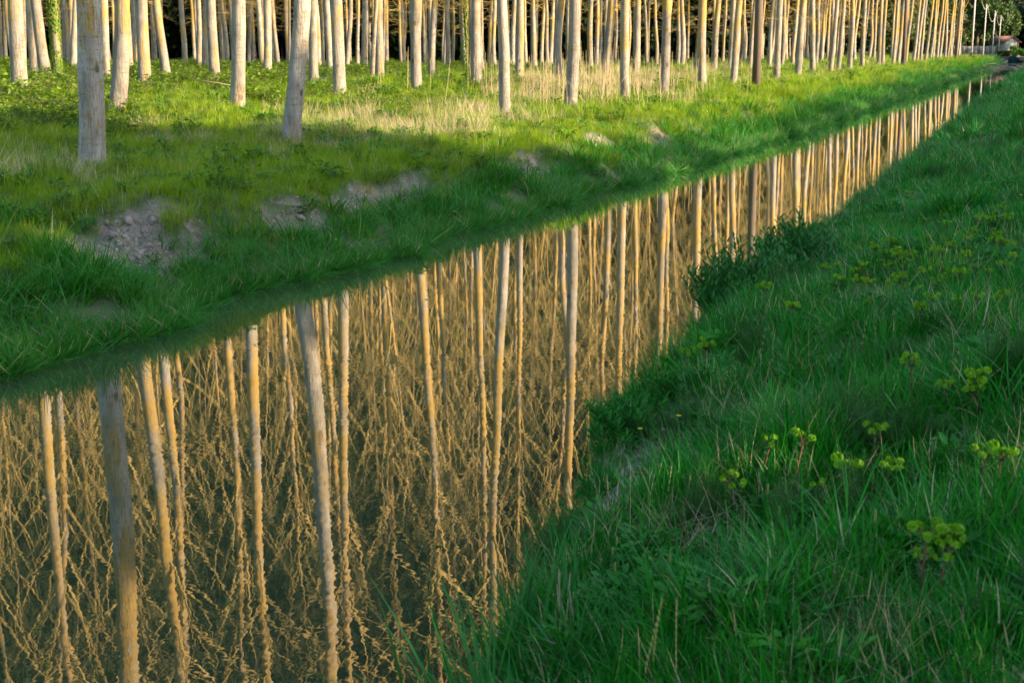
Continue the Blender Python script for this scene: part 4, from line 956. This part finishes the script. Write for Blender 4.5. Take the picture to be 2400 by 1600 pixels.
def reed_clump(px, py, seed, n, L, w_, lean, label, name='reed_clump', gr="green reed clumps at the water's edge", drift=None):
    p = hit(px, py); o = thing(name, p, label, 'reeds', gr); r_ = random.Random(seed); b = MB(); s_ = MB()
    for i in range(n):
        az = r_.uniform(0, 6.28) if drift is None else drift+r_.gauss(0, .8); q = .10*r_.random(); x_, y_ = q*math.cos(az*3), q*math.sin(az*3)
        b.blade((x_, y_, -.05), az, L*r_.uniform(.55, 1.1), w_*r_.uniform(.7, 1.2), abs(r_.gauss(lean, .15)), r_.uniform(.1, .9), 8, 0, wprof=lambda t: .5*(1-t**2.2)*min(1, .35+t*3))
    for i in range(max(2, n//6)):
        az = r_.uniform(0, 6.28); s_.tube([(0, 0, -.1), (.05*math.cos(az), .05*math.sin(az), L*.4), (.13*math.cos(az), .13*math.sin(az), L*.8)], [.004, .003, .002], 5)
    obj('leaves', b.build('leaves', [M_REED]), o); obj('stems', s_.build('stems', [M_REED]), o); return o
WL = math.pi    # towards the water
reed_clump(1215, 1590, 1, 30, .72, .019, .24, "tall broad green reed blades rising at the bottom corner of the near bank")
reed_clump(1130, 1598, 2, 24, .76, .018, .42, "green reed blades leaning out over the water at the bottom", drift=WL)
reed_clump(1320, 1500, 3, 16, .56, .016, .3, "reed blades behind the bottom corner clump, inland of it")
reed_clump(1235, 1330, 4, 12, .62, .019, .28, "reed blades pointing up the reflection where the bank bulges", drift=WL+.5)
reed_clump(1290, 1240, 5, 7, .50, .016, .3, "few thin reed blades at the waterline above the bulge", drift=WL)
reed_clump(1060, 520, 6, 10, .85, .028, .16, "upright green reed blades on the far waterline, mirrored in the canal")
reed_clump(1900, 250, 7, 9, .9, .035, .12, "small distant upright reed blades on the far bank")
# blades standing in the water at the very bottom
def water_blades(px, py, n, seed, label):
    d_ = px_dir(px, py); t = -EYE/d_[2]; p = np.array([d_[0]*t, d_[1]*t, 0]); o = thing('reed_clump', p, label, 'reeds', "green reed clumps at the water's edge"); r_ = random.Random(seed); b = MB()
    for i in range(n): b.blade((r_.gauss(0, .05), r_.gauss(0, .05), -.1), r_.uniform(0, 6.28), r_.uniform(.4, .75), .020, abs(r_.gauss(.16, .1)), r_.uniform(0, .3), 7, 0, wprof=lambda t: .5*(1-t**2.2)*min(1, .35+t*3))
    obj('leaves', b.build('leaves', [M_REED]), o)
reed_clump(1180, 1480, 21, 14, .50, .020, .35, "narrow green blades on the lip just above the corner clump", drift=WL)
reed_clump(1262, 1405, 22, 10, .44, .018, .25, "short upright green blades beside the pale dead stalks")
reed_clump(1345, 1585, 23, 16, .50, .018, .3, "dense green blades at the bottom edge right of the corner clump")
water_blades(965, 1680, 5, 1, "sparse green blades standing in the water at the bottom edge, leftmost")
water_blades(1090, 1640, 5, 2, "sparse green blades in the water between the leftmost ones and the corner clump")
# dead pale stalks
r_ = random.Random(3); b = MB()
for i in range(13):
    p = hit(r_.gauss(1320, 22), r_.uniform(1425, 1530)); a_ = r_.gauss(2.6, .6); L_ = r_.uniform(.14, .30); tl = abs(r_.gauss(.15, .15)); b.tube([p, p+np.array([math.cos(a_)*tl*L_*.5, math.sin(a_)*tl*L_*.5, L_*.5]), p+np.array([math.cos(a_)*tl*L_*1.3, math.sin(a_)*tl*L_*1.3, L_])], [.003, .003, .0015], 5)
tag(obj('dead_stalks', b.build('dead_stalks', [M_STRAW])), "bundle of pale grey dead stalks among the corner reeds", "dead stalks")
# oat stalk with hanging spikelets, foxtails, sedge heads
def oat(px, py, seed, sc, label, n=26, H_=.42):
    p = hit(px, py, .3*sc); o = thing('wild_oat', p, label, 'grass stalk', "seed-bearing grass stalks"); r_ = random.Random(seed); st = MB(); sp = MB()
    st.tube([(0, 0, -.05), (.01, 0, H_*.5), (.03, .01, H_)], [.002, .0018, .001], 4)
    for i in range(n):
        h = H_*(.42+.58*i/n); a_ = i*2.1; l_ = .05*(1.2-.6*i/n); c = np.array([.03*(h/H_)**2+math.cos(a_)*l_, math.sin(a_)*l_, h+.01]); st.tube([(.03*(h/H_)**2, 0, h), tuple(c)], [.0007, .0005], 3)
        e = c+np.array([.002, 0, -.028]); sp.tube([c, (c+e)/2, e], [.0006, .0032, .0004], 5)
    obj('stem', st.build('stem', [M_NEAR]), o); obj('spikelets', sp.build('spikelets', [M_SEED]), o); o.scale = (sc,)*3
oat(1540, 1480, 1, 1.0, "wild oat with many hanging pale spikelets at the bottom, right of the corner reeds", 34)
for i, (a, c, lb) in enumerate([(1790, 800, "thin oat stalk below right of the dark leafy shrub"), (1700, 900, "thin oat stalk behind the leafy weed clump"), (1830, 630, "thin oat stalk in front of the upright shrub part"), (2030, 770, "thin oat stalk in the middle of the bank"), (2240, 860, "thin oat stalk beside the bright spurge cluster")]):
    oat(a, c, 5+i, .9, lb, 16)
def foxtail(px, py, sc, label, L=.05):
    p = hit(px, py, .3*sc); o = thing('foxtail_grass', p, label, 'grass stalk', "seed-bearing grass stalks"); b = MB(); b.tube([(0, 0, -.05), (0, .005, .3)], [.0015, .001], 4); obj('stem', b.build('stem', [M_NEAR]), o)
    b = MB(); b.tube([(0, .005, .29), (.001, .006, .29+L*.3), (.002, .006, .29+L*.8), (.003, .008, .29+L)], [.002, .005, .004, .0006], 7)
    r_ = random.Random(px)
    for i in range(40): a_ = r_.uniform(0, 6.28); h = .29+L*r_.random(); b.blade((.003*math.cos(a_), .003*math.sin(a_), h), a_, .012, .001, .5, .2, 1)
    obj('seed_head', b.build('seed_head', [M_SEED]), o); o.scale = (sc,)*3
for a in [(1798, 1155, 1.0, "pale foxtail spike left of the largest spurge, upper one"), (1824, 1205, .9, "pale foxtail spike right beside the upper one"), (2050, 1220, 1.0, "pale foxtail spike below the mid-right spurges"), (1455, 1100, .8, "pale foxtail spike by the bare earth of the bank edge"), (1445, 1275, .8, "brown sedge spike inland of the reeds, upper one"), (1435, 1300, .8, "brown sedge spike inland of the reeds, second one"), (1345, 1300, .8, "brown sedge spike above the dead stalks"), (1570, 1315, .8, "brown sedge spike right of the others"), (1440, 1335, .8, "brown sedge spike inland of the reeds, lowest one")]: foxtail(*a)
# dead curled leaves / stones in the grass
def crumpled(px, py, seed, s_, label):
    p = hit(px, py, .03); r_ = random.Random(seed); b = MB(); n = 9; m_ = 6
    V_ = [];
    for i in range(n):
        for j in range(m_):
            a_ = 2*math.pi*i/n; q = (j+.5)/m_; rr = s_*(.75+.25*math.sin(a_*2+seed)+.12*r_.random()); zz = math.cos(q*math.pi)*s_*.42*(1+.2*r_.random()); V_.append((rr*math.sin(q*math.pi)*math.cos(a_)*1.4, rr*math.sin(q*math.pi)*math.sin(a_), zz))
    b.add(V_, [(i*m_+j, i*m_+j+1, ((i+1) % n)*m_+j+1, ((i+1) % n)*m_+j) for i in range(n) for j in range(m_-1)]+[tuple(i*m_ for i in range(n)), tuple(i*m_+m_-1 for i in range(n))[::-1]])
    tag(obj('stone', b.build('stone', [M_DRYLEAF]), loc=(p[0], p[1], p[2]+s_*.35)), label, 'stone', "grey stones lying in the grass")
crumpled(1762, 1408, 1, .036, "flat grey stone in the deep grass at lower right of centre"); crumpled(2370, 1405, 2, .05, "grey stone cut by the right edge in the lower grass"); crumpled(1475, 1195, 3, .03, "small grey clod on the bare bank edge"); crumpled(1412, 1310, 4, .035, "grey stone behind the reeds below the bare earth")
# buttercups
fb = MB()
for j in range(6): a_ = j*1.047; fb.leaf((0, 0, 0), (math.cos(a_), math.sin(a_), .5), (0, 0, 1), .014, .015)
fbm = fb.build('petals', [M_YELLOW]); sb = MB(); sb.tube([(0, 0, -.22), (.004, 0, -.1), (0, 0, 0)], [.0012, .0012, .001], 4); sbm = sb.build('stem', [M_WEED])
BCL = []
BC = [(645, 545), (688, 567), (735, 545), (787, 568), (792, 571), (742, 535), (805, 550), (895, 503), (985, 410), (420, 600), (948, 430), (815, 362), (1288, 383), (1420, 403), (1500, 1022), (1590, 992), (1420, 400), (330, 400), (28, 470), (2108, 592), (2393, 468), (370, 580)]
for i, (a, c) in enumerate(BC):
    near = a > 1450; p = hit(a, c, .2); o = thing('buttercup', (p[0], p[1], p[2]+.24), "tiny yellow buttercup dot on the near bank" if near else "tiny yellow buttercup dot on the far bank's slope", 'flower', "buttercups on the near bank" if near else "buttercups on the far bank")
    BCL.append((a, c, o)); o.scale = (1.3,)*3; obj('petals', fbm, o); obj('stem', sbm, o)
for f_, t_ in ((False, "{0} tiny yellow buttercup from the {2} on the far bank's slope, {1}"), (True, "{0} tiny yellow buttercup from the {2} on the near bank, {1}")):
    in_order([q for q in BCL if (q[0] > 1450) == f_], t_, ["higher ones", "lower ones"])
# grass tussock at the foot of the big pole, fallen sticks
x, y, _ = P_at(1822, 56); gz = float(ground_h(y, -x)); b = MB(); r_ = random.Random(6)
for i in range(900):
    a_ = r_.uniform(0, 6.28); q = .9*math.sqrt(r_.random()); b.blade((q*1.3*math.cos(a_), q*math.sin(a_), .35*(1-q/.9)), a_+r_.gauss(0, .5), r_.uniform(.3, .6), .012, .5, 1.2, 4)
tag(obj('grass_tussock', b.build('grass_tussock', [M_GRASS]), loc=(x, y, gz)), "rounded grass tussock at the foot of the big brown pole", "tussock")
for i, (a, c, L_, an) in enumerate([(108, 190, 1.6, -.9), (455, 215, 1.5, -.3), (1130, 225, 1.7, .9)]):
    p = hit(a, c); d_ = np.array([math.cos(YAW), math.sin(YAW), 0]); b = MB(); e = p+d_*L_*math.cos(an)+np.array([0, 0, abs(math.sin(an))*L_*.8]) if an > 0 else p+d_*L_*math.cos(an)
    b.tube([p+np.array([0, 0, .35 if an < 0 else 0]), (p+e)/2+np.array([0, 0, .25]), e+np.array([0, 0, .12])], [.018, .014, .008], 6)
    tag(obj('fallen_branch', b.build('fallen_branch', [M_STRAW])), ["pale fallen stick in the grass near the left edge", "pale fallen stick in sunlit grass left of the leaning blue-grey trunk", "bent pale stalk leaning left of the slim lone front trunk"][i], 'stick', "bleached sticks on the far bank")
